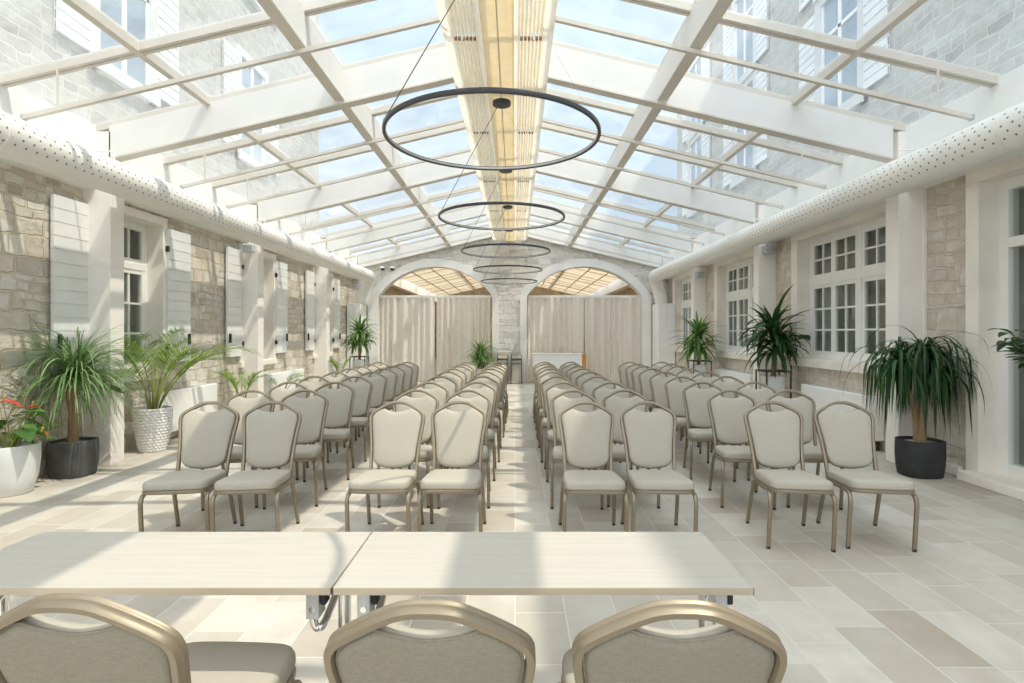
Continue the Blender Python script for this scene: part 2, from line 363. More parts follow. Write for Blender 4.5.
class MB:
    def __init__(s): s.v = []; s.f = []
    def add(s, vs, fs):
        o = len(s.v); s.v += [tuple(x) for x in vs]; s.f += [tuple(i + o for i in f) for f in fs]
    def box(s, x0, x1, y0, y1, z0, z1, mat=None):
        vs = [(x, y, z) for x in (x0, x1) for y in (y0, y1) for z in (z0, z1)]
        if mat is not None: vs = [mat @ Vector(v) for v in vs]
        s.add(vs, [(0, 1, 3, 2), (4, 6, 7, 5), (0, 4, 5, 1), (2, 3, 7, 6), (0, 2, 6, 4), (1, 5, 7, 3)]); return s
    def hexa(s, vs):
        s.add(vs, [(0, 1, 3, 2), (4, 6, 7, 5), (0, 4, 5, 1), (2, 3, 7, 6), (0, 2, 6, 4), (1, 5, 7, 3)]); return s
    def tube(s, path, prof, ref=(0, 0, 1), closed=False, scale=None):
        P = [Vector(p) for p in path]; ref = Vector(ref); n = len(P); k = len(prof); vs = []
        for i in range(n):
            a = P[i - 1] if (i > 0 or closed) else P[i]
            b = P[(i + 1) % n] if (i < n - 1 or closed) else P[i]
            T = (b - a).normalized()
            N = ref - T * T.dot(ref)
            if N.length < 1e-4: N = Vector((1, 0, 0)) - T * T.x
            N.normalize(); B = T.cross(N)
            sc = scale[i] if scale else 1.0
            vs += [P[i] + N * (q[0] * sc) + B * (q[1] * sc) for q in prof]
        fs = []
        for i in range(n if closed else n - 1):
            j = (i + 1) % n
            for q in range(k):
                r = (q + 1) % k
                fs.append((i * k + q, i * k + r, j * k + r, j * k + q))
        if not closed:
            fs.append(tuple(range(k))[::-1]); fs.append(tuple((n - 1) * k + q for q in range(k)))
        s.add(vs, fs); return s
    def lathe(s, prof, n=32, c=(0, 0, 0), sq=None, cap0=True, cap1=True):
        vs = []; k = len(prof)
        for (r, z) in prof:
            for i in range(n):
                t = 2 * math.pi * i / n; x, y = math.cos(t), math.sin(t)
                if sq:
                    q = (abs(x) ** sq + abs(y) ** sq) ** (-1 / sq); x, y = x * q, y * q
                vs.append((c[0] + r * x, c[1] + r * y, c[2] + z))
        fs = []
        for j in range(k - 1):
            for i in range(n):
                r = (i + 1) % n
                fs.append((j * n + i, j * n + r, (j + 1) * n + r, (j + 1) * n + i))
        if cap0: fs.append(tuple(range(n))[::-1])
        if cap1: fs.append(tuple((k - 1) * n + i for i in range(n)))
        s.add(vs, fs); return s
    def rings(s, rings, cap0=True, cap1=True):
        n = len(rings[0]); vs = [p for r in rings for p in r]; fs = []
        for j in range(len(rings) - 1):
            for i in range(n):
                r = (i + 1) % n
                fs.append((j * n + i, j * n + r, (j + 1) * n + r, (j + 1) * n + i))
        if cap0: fs.append(tuple(range(n))[::-1])
        if cap1: fs.append(tuple((len(rings) - 1) * n + i for i in range(n)))
        s.add(vs, fs); return s
    def build(s, name, mat, parent=None, smooth=False, bevel=0.0, loc=None, sharp=40):
        me = bpy.data.meshes.new(name)
        me.from_pydata(s.v, [], s.f); me.update()
        bm = bmesh.new(); bm.from_mesh(me); bmesh.ops.recalc_face_normals(bm, faces=bm.faces); bm.to_mesh(me); bm.free()
        me.materials.append(mat)
        if smooth:
            me.polygons.foreach_set('use_smooth', [True] * len(me.polygons))
            try: me.set_sharp_from_angle(angle=R(sharp))
            except Exception: pass
        o = bpy.data.objects.new(name, me); COL.objects.link(o)
        if parent is not None: o.parent = parent
        if loc is not None: o.location = loc
        if bevel:
            b = o.modifiers.new('edge', 'BEVEL'); b.width = bevel; b.segments = 2; b.limit_method = 'ANGLE'; b.angle_limit = R(40)
        return o

def tag(o, label=None, cat=None, group=None, kind=None):
    if label: o['label'] = label
    if cat: o['category'] = cat
    if group: o['group'] = group
    if kind: o['kind'] = kind
    return o
def empty(name, loc=(0, 0, 0), rz=0.0):
    o = bpy.data.objects.new(name, None); o.empty_display_size = 0.1
    o.location = loc; o.rotation_euler = (0, 0, rz); COL.objects.link(o); return o
def struct(o): o['kind'] = 'structure'; return o
def dup(root):
    r = root.copy(); COL.objects.link(r)
    for ch in root.children:
        c = ch.copy(); COL.objects.link(c); c.parent = r
        for g in ch.children:
            d = g.copy(); COL.objects.link(d); d.parent = c
    return r

# ------------------------------------------------------------------ dimensions of the hall
XC = -0.16                       # ridge
XL, XR = -4.93, 4.68             # stone wall faces
PXL, PXR = -4.61, 4.37           # inner pillar faces
YW = 16.75                       # far wall
FR = [-0.93, 2.67, 6.27, 9.87, 13.47]   # front faces of the roof frames
SL = 0.237
ZG = 4.97                        # glass at the ridge
def zg(d): return ZG - SL * d
def rp(side, d, y, off=0.0): return Vector((XC + side * d, y, zg(d) + off))

# floor
struct(MB().box(-5.6, 5.4, -1.2, 34, -0.25, 0.0).build('floor', M['floor']))

# ------------------------------------------------------------------ side walls with openings
def side_wall(name, xa, xb, y0, y1, z1, holes, mat):
    mb = MB(); ys = sorted({y0, y1, *[h[0] for h in holes], *[h[1] for h in holes]})
    for a, b in zip(ys, ys[1:]):
        hs = [h for h in holes if h[0] <= a and h[1] >= b]
        if not hs: mb.box(xa, xb, a, b, 0, z1)
        else:
            h = hs[0]
            if h[2] > 0: mb.box(xa, xb, a, b, 0, h[2])
            mb.box(xa, xb, a, b, h[3], z1)
    return struct(mb.build(name, mat))
LW = [(2.82, 4.10), (6.37, 7.65), (9.88, 11.16), (13.42, 14.70)]
RW = [(3.10, 5.52), (6.45, 9.07), (10.11, 12.66), (13.70, 16.05)]
ZB = 3.14
side_wall('wall_left', XL - 0.42, XL, 1.2, YW, ZB, [(a - 0.09, b + 0.10, 0.88, 3.07) for a, b in LW], M['stone_left'])
side_wall('wall_right', XR, XR + 0.42, 1.2, YW, ZB, [(RW[0][0] - 0.16, RW[0][1] + 0.16, 0.0, 3.10)] + [(a - 0.20, b + 0.20, 0.96, 3.12) for a, b in RW[1:]], M['stone_right'])
# plastered bands above the side walls, up to the roof glass
struct(MB().box(XL - 0.45, -4.78, -1.0, YW, ZB, 3.86).build('trim_1', M['white']))
struct(MB().box(4.46, XR + 0.45, -1.0, YW, ZB, 3.86).build('trim_2', M['white']))

# ------------------------------------------------------------------ left windows with open shutters
def muntin_frame(mb, sgn, x0, x1, a, b, z0, z1, w=0.05):
    mb.box(x0, x1, a, a + w, z0, z1); mb.box(x0, x1, b - w, b, z0, z1)
    mb.box(x0, x1, a + w, b - w, z0, z0 + w); mb.box(x0, x1, a + w, b - w, z1 - w, z1)
def sash(parent, sgn, xp, a, b, z0, z1, cols, rows, name='sash', fw=0.055):
    """one glazed leaf: frame and glazing bars, pane as a child"""
    x0, x1 = xp - 0.025, xp + 0.025
    mb = MB(); muntin_frame(mb, sgn, x0, x1, a, b, z0, z1, fw)
    ia, ib, iz0, iz1 = a + fw, b - fw, z0 + fw, z1 - fw
    for i in range(1, cols):
        y = ia + (ib - ia) * i / cols; mb.box(x0 + 0.008, x1 - 0.008, y - 0.013, y + 0.013, iz0, iz1)
    for j in range(1, rows):
        z = iz0 + (iz1 - iz0) * j / rows; mb.box(x0 + 0.009, x1 - 0.009, ia, ib, z - 0.013, z + 0.013)
    s = mb.build(name, M['white'], parent)
    MB().box(xp - 0.004, xp + 0.004, ia - 0.01, ib + 0.01, iz0 - 0.01, iz1 + 0.01).build('pane', M['pane'], s)
    return s
def drape(parent, x, a, b, z0, z1):
    mb = MB(); n = int((b - a) * 60); vs = []
    for i in range(n + 1):
        y = a + (b - a) * i / n
        w = 0.035 * math.sin(y * 42) + 0.02 * math.sin(y * 17 + 1)
        vs += [(x + w, y, z0), (x + w, y, z1)]
    mb.add(vs, [(2 * i, 2 * i + 1, 2 * i + 3, 2 * i + 2) for i in range(n)])
    mb.build('drape', M['drape'], parent, smooth=True)

def shutter(parent, side, y_h, dirn, z0, z1, w=0.60):
    """board shutter folded back flat on the wall; y_h = hinge, dirn = way it opens"""
    x = XL + 0.05; a, b = sorted((y_h, y_h + dirn * w))
    mb = MB(); n = 13; h = (z1 - z0) / n
    for i in range(n):
        mb.box(x - 0.018, x + 0.016, a, b, z0 + i * h, z0 + (i + 1) * h - 0.012)
    mb.box(x - 0.02, x + 0.006, a + 0.01, b - 0.01, z0 + 0.01, z1 - 0.01)
    s = mb.build('shutter', M['shutter'], parent)
    hb = MB()
    for z in (z0 + 0.22, z1 - 0.30):
        hb.box(x - 0.01, x + 0.03, y_h - 0.015, y_h + 0.02, z - 0.04, z + 0.04)
    hb.build('hinge', M['black'], s)
    e = b if dirn > 0 else a
    MB().box(x + 0.015, x + 0.05, e - dirn * 0.06 - 0.012, e - dirn * 0.06 + 0.012, z0 + 0.24, z0 + 0.40).build('latch', M['black'], s)

wn = 0
for (a, b) in LW:
    wn += 1
    w = struct(empty('window_%d' % wn, (0, 0, 0)))
    xp = XL - 0.22
    fr = MB(); muntin_frame(fr, 1, xp - 0.05, xp + 0.04, a, b, 0.98, 3.00, 0.06)
    fr.box(xp - 0.05, xp + 0.045, a + 0.06, b - 0.06, 2.35, 2.44)
    fr.build('window_frame', M['white'], w, bevel=0.004)
    m = (a + b) / 2
    for (c, d) in ((a + 0.06, m), (m, b - 0.06)):
        sash(w, 1, xp + 0.01, c, d, 1.04, 2.35, 2, 3)
        sash(w, 1, xp + 0.01, c, d, 2.44, 2.94, 2, 1)
    rv = MB()
    rv.box(XL - 0.42, XL + 0.035, b, b + 0.10, 0.98, 3.00); rv.box(XL - 0.42, XL + 0.035, a - 0.09, a, 0.98, 3.00)
    rv.box(XL - 0.42, XL + 0.035, a - 0.09, b + 0.10, 3.00, 3.10)
    rv.build('surround', M['pillar'], w)
    MB().box(XL - 0.42, XL + 0.07, a - 0.09, b + 0.10, 0.88, 0.98).build('window_sill', M['cream'], w, bevel=0.008)
    shutter(w, 1, a - 0.06, -1, 1.09, 2.98, 0.51); shutter(w, 1, b + 0.06, 1, 1.09, 2.98, 0.54)
    drape(w, XL - 0.36, a - 0.05, b + 0.05, 0.9, 3.05)

# right windows: four casements with fanlights
for (a, b) in RW[1:]:
    wn += 1
    w = struct(empty('window_%d' % wn, (0, 0, 0)))
    xp = XR + 0.22
    fr = MB(); muntin_frame(fr, -1, xp - 0.045, xp + 0.05, a, b, 1.10, 3.02, 0.06)
    fr.box(xp - 0.05, xp + 0.05, a + 0.06, b - 0.06, 2.27, 2.38)
    m = (a + b) / 2
    fr.box(xp - 0.055, xp + 0.05, m - 0.05, m + 0.05, 1.16, 2.96)
    fr.build('window_frame', M['white'], w, bevel=0.004)
    q = (b - a - 0.22) / 4
    for c in (a + 0.06, a + 0.06 + q, m + 0.05, m + 0.05 + q):
        sash(w, -1, xp - 0.01, c, c + q, 1.16, 2.27, 2, 3)
        sash(w, -1, xp - 0.01, c, c + q, 2.38, 2.96, 2, 2)
    rv = MB(); t = 0.20
    rv.box(XR - 0.03, XR + 0.42, b, b + t, 1.10, 3.02); rv.box(XR - 0.03, XR + 0.42, a - t, a, 1.10, 3.02)
    rv.box(XR - 0.03, XR + 0.42, a - t, b + t, 3.02, 3.16)
    rv.build('surround', M['cream'], w, bevel=0.006)
    MB().box(XR - 0.06, XR + 0.42, a - t, b + t, 0.96, 1.10).build('window_sill', M['cream'], w, bevel=0.01)
    drape(w, XR + 0.36, a - 0.05, b + 0.05, 1.0, 3.08)

# glazed door at the near end of the right wall
d1 = struct(empty('door_1', (0, 0, 0)))
a, b = RW[0]; xp = XR + 0.22
fr = MB(); muntin_frame(fr, -1, xp - 0.05, xp + 0.06, a, b, 0.10, 3.02, 0.11)
fr.box(xp - 0.05, xp + 0.06, a + 0.1, b - 0.1, 2.34, 2.44)
fr.box(xp - 0.05, xp + 0.06, (a + b) / 2 - 0.06, (a + b) / 2 + 0.06, 0.2, 2.34)
fr.build('door_frame', M['white'], d1, bevel=0.004)
MB().box(xp - 0.01, xp + 0.01, a + 0.1, b - 0.1, 0.2, 2.94).build('door_glass', M['pane'], d1)
rv = MB()
rv.box(XR - 0.03, XR + 0.42, b, b + 0.16, 0, 3.02); rv.box(XR - 0.03, XR + 0.42, a - 0.16, a, 0, 3.02); rv.box(XR - 0.03, XR + 0.42, a - 0.16, b + 0.16, 3.02, 3.22)
rv.build('surround', M['cream'], d1, bevel=0.006)
MB().box(XR - 0.16, XR + 0.42, a - 0.1, b + 0.12, 0, 0.10).build('threshold', M['cream'], d1, bevel=0.012)
drape(d1, XR + 0.36, a - 0.02, b + 0.02, 0.1, 3.05)

# skirting stones at the foot of the right wall
struct(MB().box(XR - 0.05, XR + 0.02, 5.75, 6.27, 0, 0.10).build('baseboard_right', M['cream'], bevel=0.01))

# ------------------------------------------------------------------ far wall with two arches
ARCH = [(-4.163, -0.682), (0.347, 3.868)]
ZS, RISE = 2.63, 0.90
def arch_z(x):
    for (l, r) in ARCH:
        if l <= x <= r:
            c, w = (l + r) / 2, (r - l) / 2
            rad = (w * w + RISE * RISE) / (2 * RISE)
            return ZS + RISE - rad + math.sqrt(max(0, rad * rad - (x - c) ** 2))
    return 0.0
def far_wall():
    xs = [XL - 0.2] + [ARCH[0][0], ARCH[0][1], ARCH[1][0], ARCH[1][1]] + [XR + 0.2, XC]
    for (l, r) in ARCH: xs += [l + (r - l) * i / 48 for i in range(1, 48)]
    xs = sorted(xs); mb = MB()
    for p, q in zip(xs, xs[1:]):
        m = (p + q) / 2
        inside = any(l < m < r for l, r in ARCH)
        za, zb = (arch_z(p), arch_z(q)) if inside else (0, 0)
        ta, tb = zg(abs(p - XC)) - 0.02, zg(abs(q - XC)) - 0.02
        mb.hexa([(p, YW, za), (p, YW, ta), (p, YW + 0.32, za), (p, YW + 0.32, ta), (q, YW, zb), (q, YW, tb), (q, YW + 0.32, zb), (q, YW + 0.32, tb)])
    struct(mb.build('wall_far', M['stone_far']))
far_wall()
def arch_trim(i, l, r, wl, wr):
    c, w = (l + r) / 2, (r - l) / 2
    rad = (w * w + RISE * RISE) / (2 * RISE); zc = ZS + RISE - rad
    a0 = math.asin(w / rad); inner, outer = [(l, 0.0), (l, ZS * 0.5), (l, ZS)], [(l - wl, 0.0), (l - wl, ZS * 0.5), (l - wl, ZS - 0.02)]
    e = 0.012; l0, r0 = l, r; inner = [(l + e, 0.0), (l + e, ZS * 0.5), (l + e, ZS)]
    n = 40
    for j in range(1, n):
        t = -a0 + 2 * a0 * j / n
        wd = wl + (wr - wl) * j / n
        wd = min(wd, 0.225)
        inner.append((max(l + e, min(r - e, c + (rad - e) * math.sin(t))), zc + (rad - e) * math.cos(t)))
        ro = rad + wd
        x = c + ro * math.sin(t); x = max(l - wl, min(r + wr, x))
        outer.append((x, zc + ro * math.cos(t)))
    inner += [(r - e, ZS), (r - e, ZS * 0.5), (r - e, 0.0)]; outer += [(r + wr, ZS - 0.02), (r + wr, ZS * 0.5), (r + wr, 0.0)]
    mb = MB(); y0, y1 = YW - 0.05, YW + 0.34
    rings = []
    for (p, q) in zip(inner, outer):
        e = 0.012
        rings.append([(p[0], y1, p[1]), (p[0], y0, p[1]), (q[0], y0, q[1]), (q[0], y1, q[1])])
    mb.rings(rings)
    struct(mb.build('trim_%d' % i, M['archtrim'], smooth=True, sharp=50))
arch_trim(3, *ARCH[0], 0.31, 0.19)
arch_trim(4, *ARCH[1], 0.19, 0.27)

# ------------------------------------------------------------------ pillars
for k, y in enumerate(FR):
    if y < 2: continue
    for sd, xi, xo in ((-1, PXL, XL - 0.02), (1, PXR, XR + 0.02)):
        x0, x1 = sorted((xi, xo))
        p = MB().box(x0, x1, y, y + 0.22, 0, 3.80).build('pillar', M['pillar'], bevel=0.006)
        struct(p)

# ------------------------------------------------------------------ the glass roof
roof = struct(empty('ceiling', (0, 0, 0)))
def sloped_box(side, d0, d1, y0, y1, o0, o1):
    """bar along the slope between distances d0..d1 from the ridge"""
    P = []
    for d in (d0, d1):
        for y in (y0, y1):
            for o in (o0, o1): P.append(rp(side, d, y, o))
    return P
GD = [0.09, 1.84, 3.34, 4.64]
MULL = []
ys = FR + [17.07]
for a, b in zip(ys, ys[1:]):
    MULL += [a + 0.05, a + (b - a) / 3 + 0.05, a + 2 * (b - a) / 3 + 0.05]
MULL.append(YW + 0.05)
for side in (-1, 1):
    for y in FR + [YW - 0.13]:
        MB().hexa(sloped_box(side, 0.0, 4.47 if y < YW - 1 else 4.60, y, y + 0.11, -0.415, -0.05)).build('rafter', M['beam'], roof)
        MB().hexa(sloped_box(side, 0.0, 4.47, y - 0.012, y + 0.122, -0.435, -0.415)).build('rafter_underside', M['frame'], roof)  # rafter's bottom face, in the tan that stands for backlit shade
    # purlin along the hall
    x = XC + side * 1.84; z1 = zg(1.84) - 0.06
    MB().box(x - 0.055, x + 0.055, -0.93, YW, z1 - 0.31, z1).build('purlin', M['beam'], roof)
    MB().box(x - 0.06, x + 0.06, -0.93, YW, z1 - 0.325, z1 - 0.31).build('purlin_underside', M['frame'], roof)  # shaded bottom of the white purlin, given as a tan layer
    for d in GD[:3]:
        P = []
        for dd in (d - 0.028, d + 0.028):
            for y in (-0.9, YW):
                for o in (-0.085, 0.02): P.append(rp(side, dd, y, o))
        MB().hexa(P).build('glazing_bar', M['frame'], roof)
    for i, y in enumerate(MULL):
        mb = MB()
        mb.hexa(sloped_box(side, 0.09, 4.64, y - 0.046, y - 0.009, -0.075, 0.012))
        mb.hexa(sloped_box(side, 0.09, 4.64, y + 0.009, y + 0.046, -0.075, 0.012))
        mb.hexa(sloped_box(side, 0.09, 4.64, y - 0.02, y + 0.02, -0.055, 0.02))
        mb.build('glazing_bar', M['frame'], roof)
        if i and i < len(MULL) and i < len(MULL) - 1:
            for d0, d1 in zip(GD, GD[1:]):
                MB().hexa(sloped_box(side, d0, d1, MULL[i - 1], y, -0.006, 0.006)).build('glass_pane', M['glass'], roof)
    for d0, d1 in zip(GD, GD[1:]):
        MB().hexa(sloped_box(side, d0, d1, MULL[-2], MULL[-1], -0.006, 0.006)).build('glass_pane', M['glass'], roof)
    # shade rails hung under the glazing bars
    for i, y in enumerate(MULL):
        if i % 3 == 0 or y < 4: continue
        mb = MB(); yr = y - 0.06
        mb.hexa(sloped_box(side, 0.42, 4.36, yr - 0.02, yr + 0.02, -0.475, -0.435))
        r = mb.build('shade_rail', M['frame'], roof)
        hg = MB()
        for d in (4.05,):
            p = rp(side, d, yr, 0)
            hg.box(p.x - 0.007, p.x + 0.007, yr - 0.007, yr + 0.007, p.z - 0.44, p.z - 0.07)
        hg.build('hanger', M['frame'], r)
        c = rp(side, 4.36, yr, -0.455)
        MB().box(c.x - 0.012, c.x + 0.012, yr - 0.024, yr + 0.024, c.z - 0.024, c.z + 0.024).build('end_cap', M['grey'], r)

# ridge beam and the folded shades beside it
rb = MB(); rb.box(XC - 0.07, XC + 0.07, -0.93, YW, 4.62, 4.84); rb.build('ridge_beam', M['beam'], roof)
rbp = MB(); rbp.box(XC - 0.15, XC + 0.15, -0.93, YW, 4.288, 4.292)
rbp.build('ridge_panel', M['ridgefab'], roof)
sj = MB(); sj.box(XC - 0.006, XC + 0.006, -0.93, YW, 4.284, 4.29); sj.build('ridge_joint', M['frame'], roof)
rc = MB()
for side in (-1, 1): rc.hexa(sloped_box(side, 0.0, 0.10, -0.93, YW, -0.02, 0.05))
rc.build('ridge_cap', M['frame'], roof)
SEG = [0.30 + 2.45 * i for i in range(7)] + [YW - 0.15]
ORD = ['first', 'second', 'third', 'fourth', 'fifth', 'sixth', 'seventh', 'eighth', 'ninth']
def folded_shade(side, y0, y1, idx):
    root = empty('folded_shade', (XC + side * 0.34, y0, 4.3))
    sn = 'left' if side < 0 else 'right'
    tag(root, 'cream folded roof shade %s of the ridge board, %s bundle from the far wall' % (sn, ORD[6 - idx]), 'roof shade', 'folded roof shades')
    fl = MB(); n = 6; r = 0.0165
    for i in range(n):
        x = side * (-0.118 + 0.036 * i); q8 = []
        for q in range(9):
            a = math.pi * q / 8
            q8.append((x + r * math.cos(a), 0.035 * (abs(math.cos(a)) ** 3) - 0.016 * math.sin(a)))
        vs = [(px, y, pz) for (px, pz) in q8 for y in (0.03, y1 - y0 - 0.03)]
        fl.add(vs, [(2 * k, 2 * k + 1, 2 * k + 3, 2 * k + 2) for k in range(8)])
    fl.build('folds', M['shadefab'], root, smooth=True, sharp=60)
    st = MB()
    P = [(side * -0.195, 0.012), (side * -0.165, -0.004), (side * -0.140, 0.006), (side * -0.132, 0.035)]
    Q = [(side * 0.076, 0.035), (side * 0.083, -0.004), (side * 0.14, 0.0), (side * 0.185, 0.04), (side * 0.19, 0.12)]
    for K in (P, Q):
        vs = [(x, y, z) for (x, z) in K for y in (0.0, y1 - y0)]
        st.add(vs, [(2 * i, 2 * i + 1, 2 * i + 3, 2 * i + 2) for i in range(len(K) - 1)])
    st.build('side_strip', M['shadepale'], root, smooth=True, sharp=70)
    for i in range(n):
        x = side * (-0.118 + 0.036 * i)
        MB().box(x - 0.012, x + 0.012, 0.004, 0.030, -0.02, 0.015).build('end_cap', M['shadecap'], root)
    MB().box(-0.012, 0.012, -0.004, 0.0, -0.03, 0.01).build('pull_tab', M['white'], root)
for i, (a, b) in enumerate(zip(SEG, SEG[1:])):
    for side in (-1, 1): folded_shade(side, a, b, i)

# ------------------------------------------------------------------ ducts
def duct(side, x, z, mat, r=0.18):
    sn = 'left' if side < 0 else 'right'
    root = empty('air_duct', (x, 0, z))
    tag(root, ('white perforated fabric air duct above the shuttered stone wall' if side < 0 else 'white perforated fabric air duct above the tall casement windows'), 'air duct')
    y1 = 16.0
    body = MB(); body.tube([(x, -0.9 + i * (y1 + 0.9) / 12, z) for i in range(13)], circ(r, 40), ref=(0, 0, 1))
    o = body.build('duct_body', mat, root, smooth=True); o.matrix_parent_inverse = Matrix.Translation((-x, 0, -z))
    for y in (1.6, 4.5, 7.4, 10.3, 13.2):
        bd = MB(); bd.tube([(x, y - 0.015, z), (x, y + 0.015, z)], circ(r + 0.005, 40), ref=(0, 0, 1))
        o = bd.build('seam_band', M['ductplain'], root, smooth=True); o.matrix_parent_inverse = Matrix.Translation((-x, 0, -z))
    el = MB()
    p = cr_path([(x, y1 - 0.02, z), (x, y1 + 0.18, z), (x + side * 0.03, y1 + 0.33, z - 0.05), (x + side * 0.10, y1 + 0.40, z - 0.22), (x + side * 0.20, y1 + 0.42, z - 0.50), (x + side * 0.26, y1 + 0.42, z - 0.795)], 5)
    el.tube(p, circ(r, 32), ref=(1, 0.3, 0))
    o = el.build('elbow', M['ductplain'], root, smooth=True); o.matrix_parent_inverse = Matrix.Translation((-x, 0, -z))
    for y in FR[1:] + [15.2]:
        yb = y - 0.30; bk = MB()
        bk.tube([(x + side * 0.05, yb, z + r - 0.03), (x + side * 0.05, yb, z + r + 0.13), ((-4.78 if side < 0 else 4.46), yb, z + r + 0.13)], circ(0.010, 8), ref=(0, 1, 0))
        o = bk.build('bracket', M['white'], root); o.matrix_parent_inverse = Matrix.Translation((-x, 0, -z))
duct(-1, -4.30, 3.165, M['duct_l'])
duct(1, 4.12, 3.175, M['duct_r'])

# air handling cabinets in the far corners
def cabinet(x0, x1, label):
    root = empty('air_handling_cabinet', ((x0 + x1) / 2, 16.36, 0))
    tag(root, label, 'cabinet', 'air handling cabinets')
    w = (x1 - x0) / 2
    MB().box(-w, w, -0.36, 0.30, 0.06, 2.36).build('body', M['white'], root, bevel=0.02)
    MB().box(-w + 0.02, w - 0.02, -0.33, 0.28, 0, 0.06).build('plinth', M['grey'], root)
    dr = MB()
    for i in range(2):
        dr.box(-w + 0.02 + i * w * 0.98, -w + 0.02 + (i + 1) * w * 0.98 - 0.015, -0.372, -0.355, 0.1, 2.30)
    dr.build('door', M['white'], root)
cabinet(-4.90, -4.50, 'white air handling cabinet under the duct elbow beside the potted plant stand')
cabinet(4.16, 4.66, 'white air handling cabinet under the duct elbow beside the windows')

# ------------------------------------------------------------------ pendants
def pendant(y, idx):
    root = empty('ring_pendant', (XC if idx else XC - 0.09, y, 2.89))
    lab = ['slim black ring pendant hanging above the pale tables', 'largest black ring pendant in view, nearest over the front chairs', 'second largest black ring pendant, under the ridge board',
           'third black ring pendant back from the tables, mid hall', 'fourth black ring pendant, second nearest the far arches', 'smallest black ring pendant, closest to the far arches'][idx]
    tag(root, lab, 'pendant lamp', 'ring pendants down the hall')
    r = 0.75; n = 96
    ring = [(r * math.cos(2 * math.pi * i / n), r * math.sin(2 * math.pi * i / n), 0) for i in range(n)]
    MB().tube(ring, rrect(0.015, 0.011, 0.003), ref=(0, 0, 1), closed=True).build('ring', M['ringblack'], root, smooth=True)
    ri = r - 0.0120
    MB().tube([(ri * math.cos(2 * math.pi * i / n), ri * math.sin(2 * math.pi * i / n), 0.0) for i in range(n)], rrect(0.008, 0.002, 0.001), ref=(0, 0, 1), closed=True).build('light_strip', M['diffuser'], root, smooth=True)
    top = 4.287 - 2.89
    MB().lathe([(0.10, top - 0.045), (0.11, top - 0.04), (0.11, top)], 28).build('canopy', M['ringblack'], root, smooth=True)
    for a, th in ((205, 0.0035), (325, 0.0006), (85, 0.0006)):
        e = (r * math.cos(R(a)), r * math.sin(R(a)), 0.02)
        MB().tube([e, (0.04 * math.cos(R(a)), 0.04 * math.sin(R(a)), top - 0.04)], circ(th, 6), ref=(0, 1, 0)).build('cable', M['ringblack'], root)
for i in range(6): pendant(1.17 + 2.73 * i, i)

# ------------------------------------------------------------------ banquet chairs
def back_y(z): return 0.16 + (z - 0.46) * 0.35
BN = Vector((0, 1, -0.35)).normalized()          # normal of the back, pointing to the rear
def bp(x, z, n=0.0):
    return Vector((x, back_y(z), z)) + BN * n
def resample(poly, n):
    P = [Vector((p[0], p[1])) for p in poly]; L = [0]
    for i in range(len(P)): L.append(L[-1] + (P[(i + 1) % len(P)] - P[i]).length)
    out = []; j = 0
    for k in range(n):
        t = L[-1] * k / n
        while L[j + 1] < t: j += 1
        f = (t - L[j]) / max(1e-9, L[j + 1] - L[j]); q = P[j].lerp(P[(j + 1) % len(P)], f); out.append((q.x, q.y))
    return out
def half_curve(pts, n=6):
    c = cr_path([(p[0], p[1], 0) for p in pts], n); return [(p.x, p.y) for p in c]

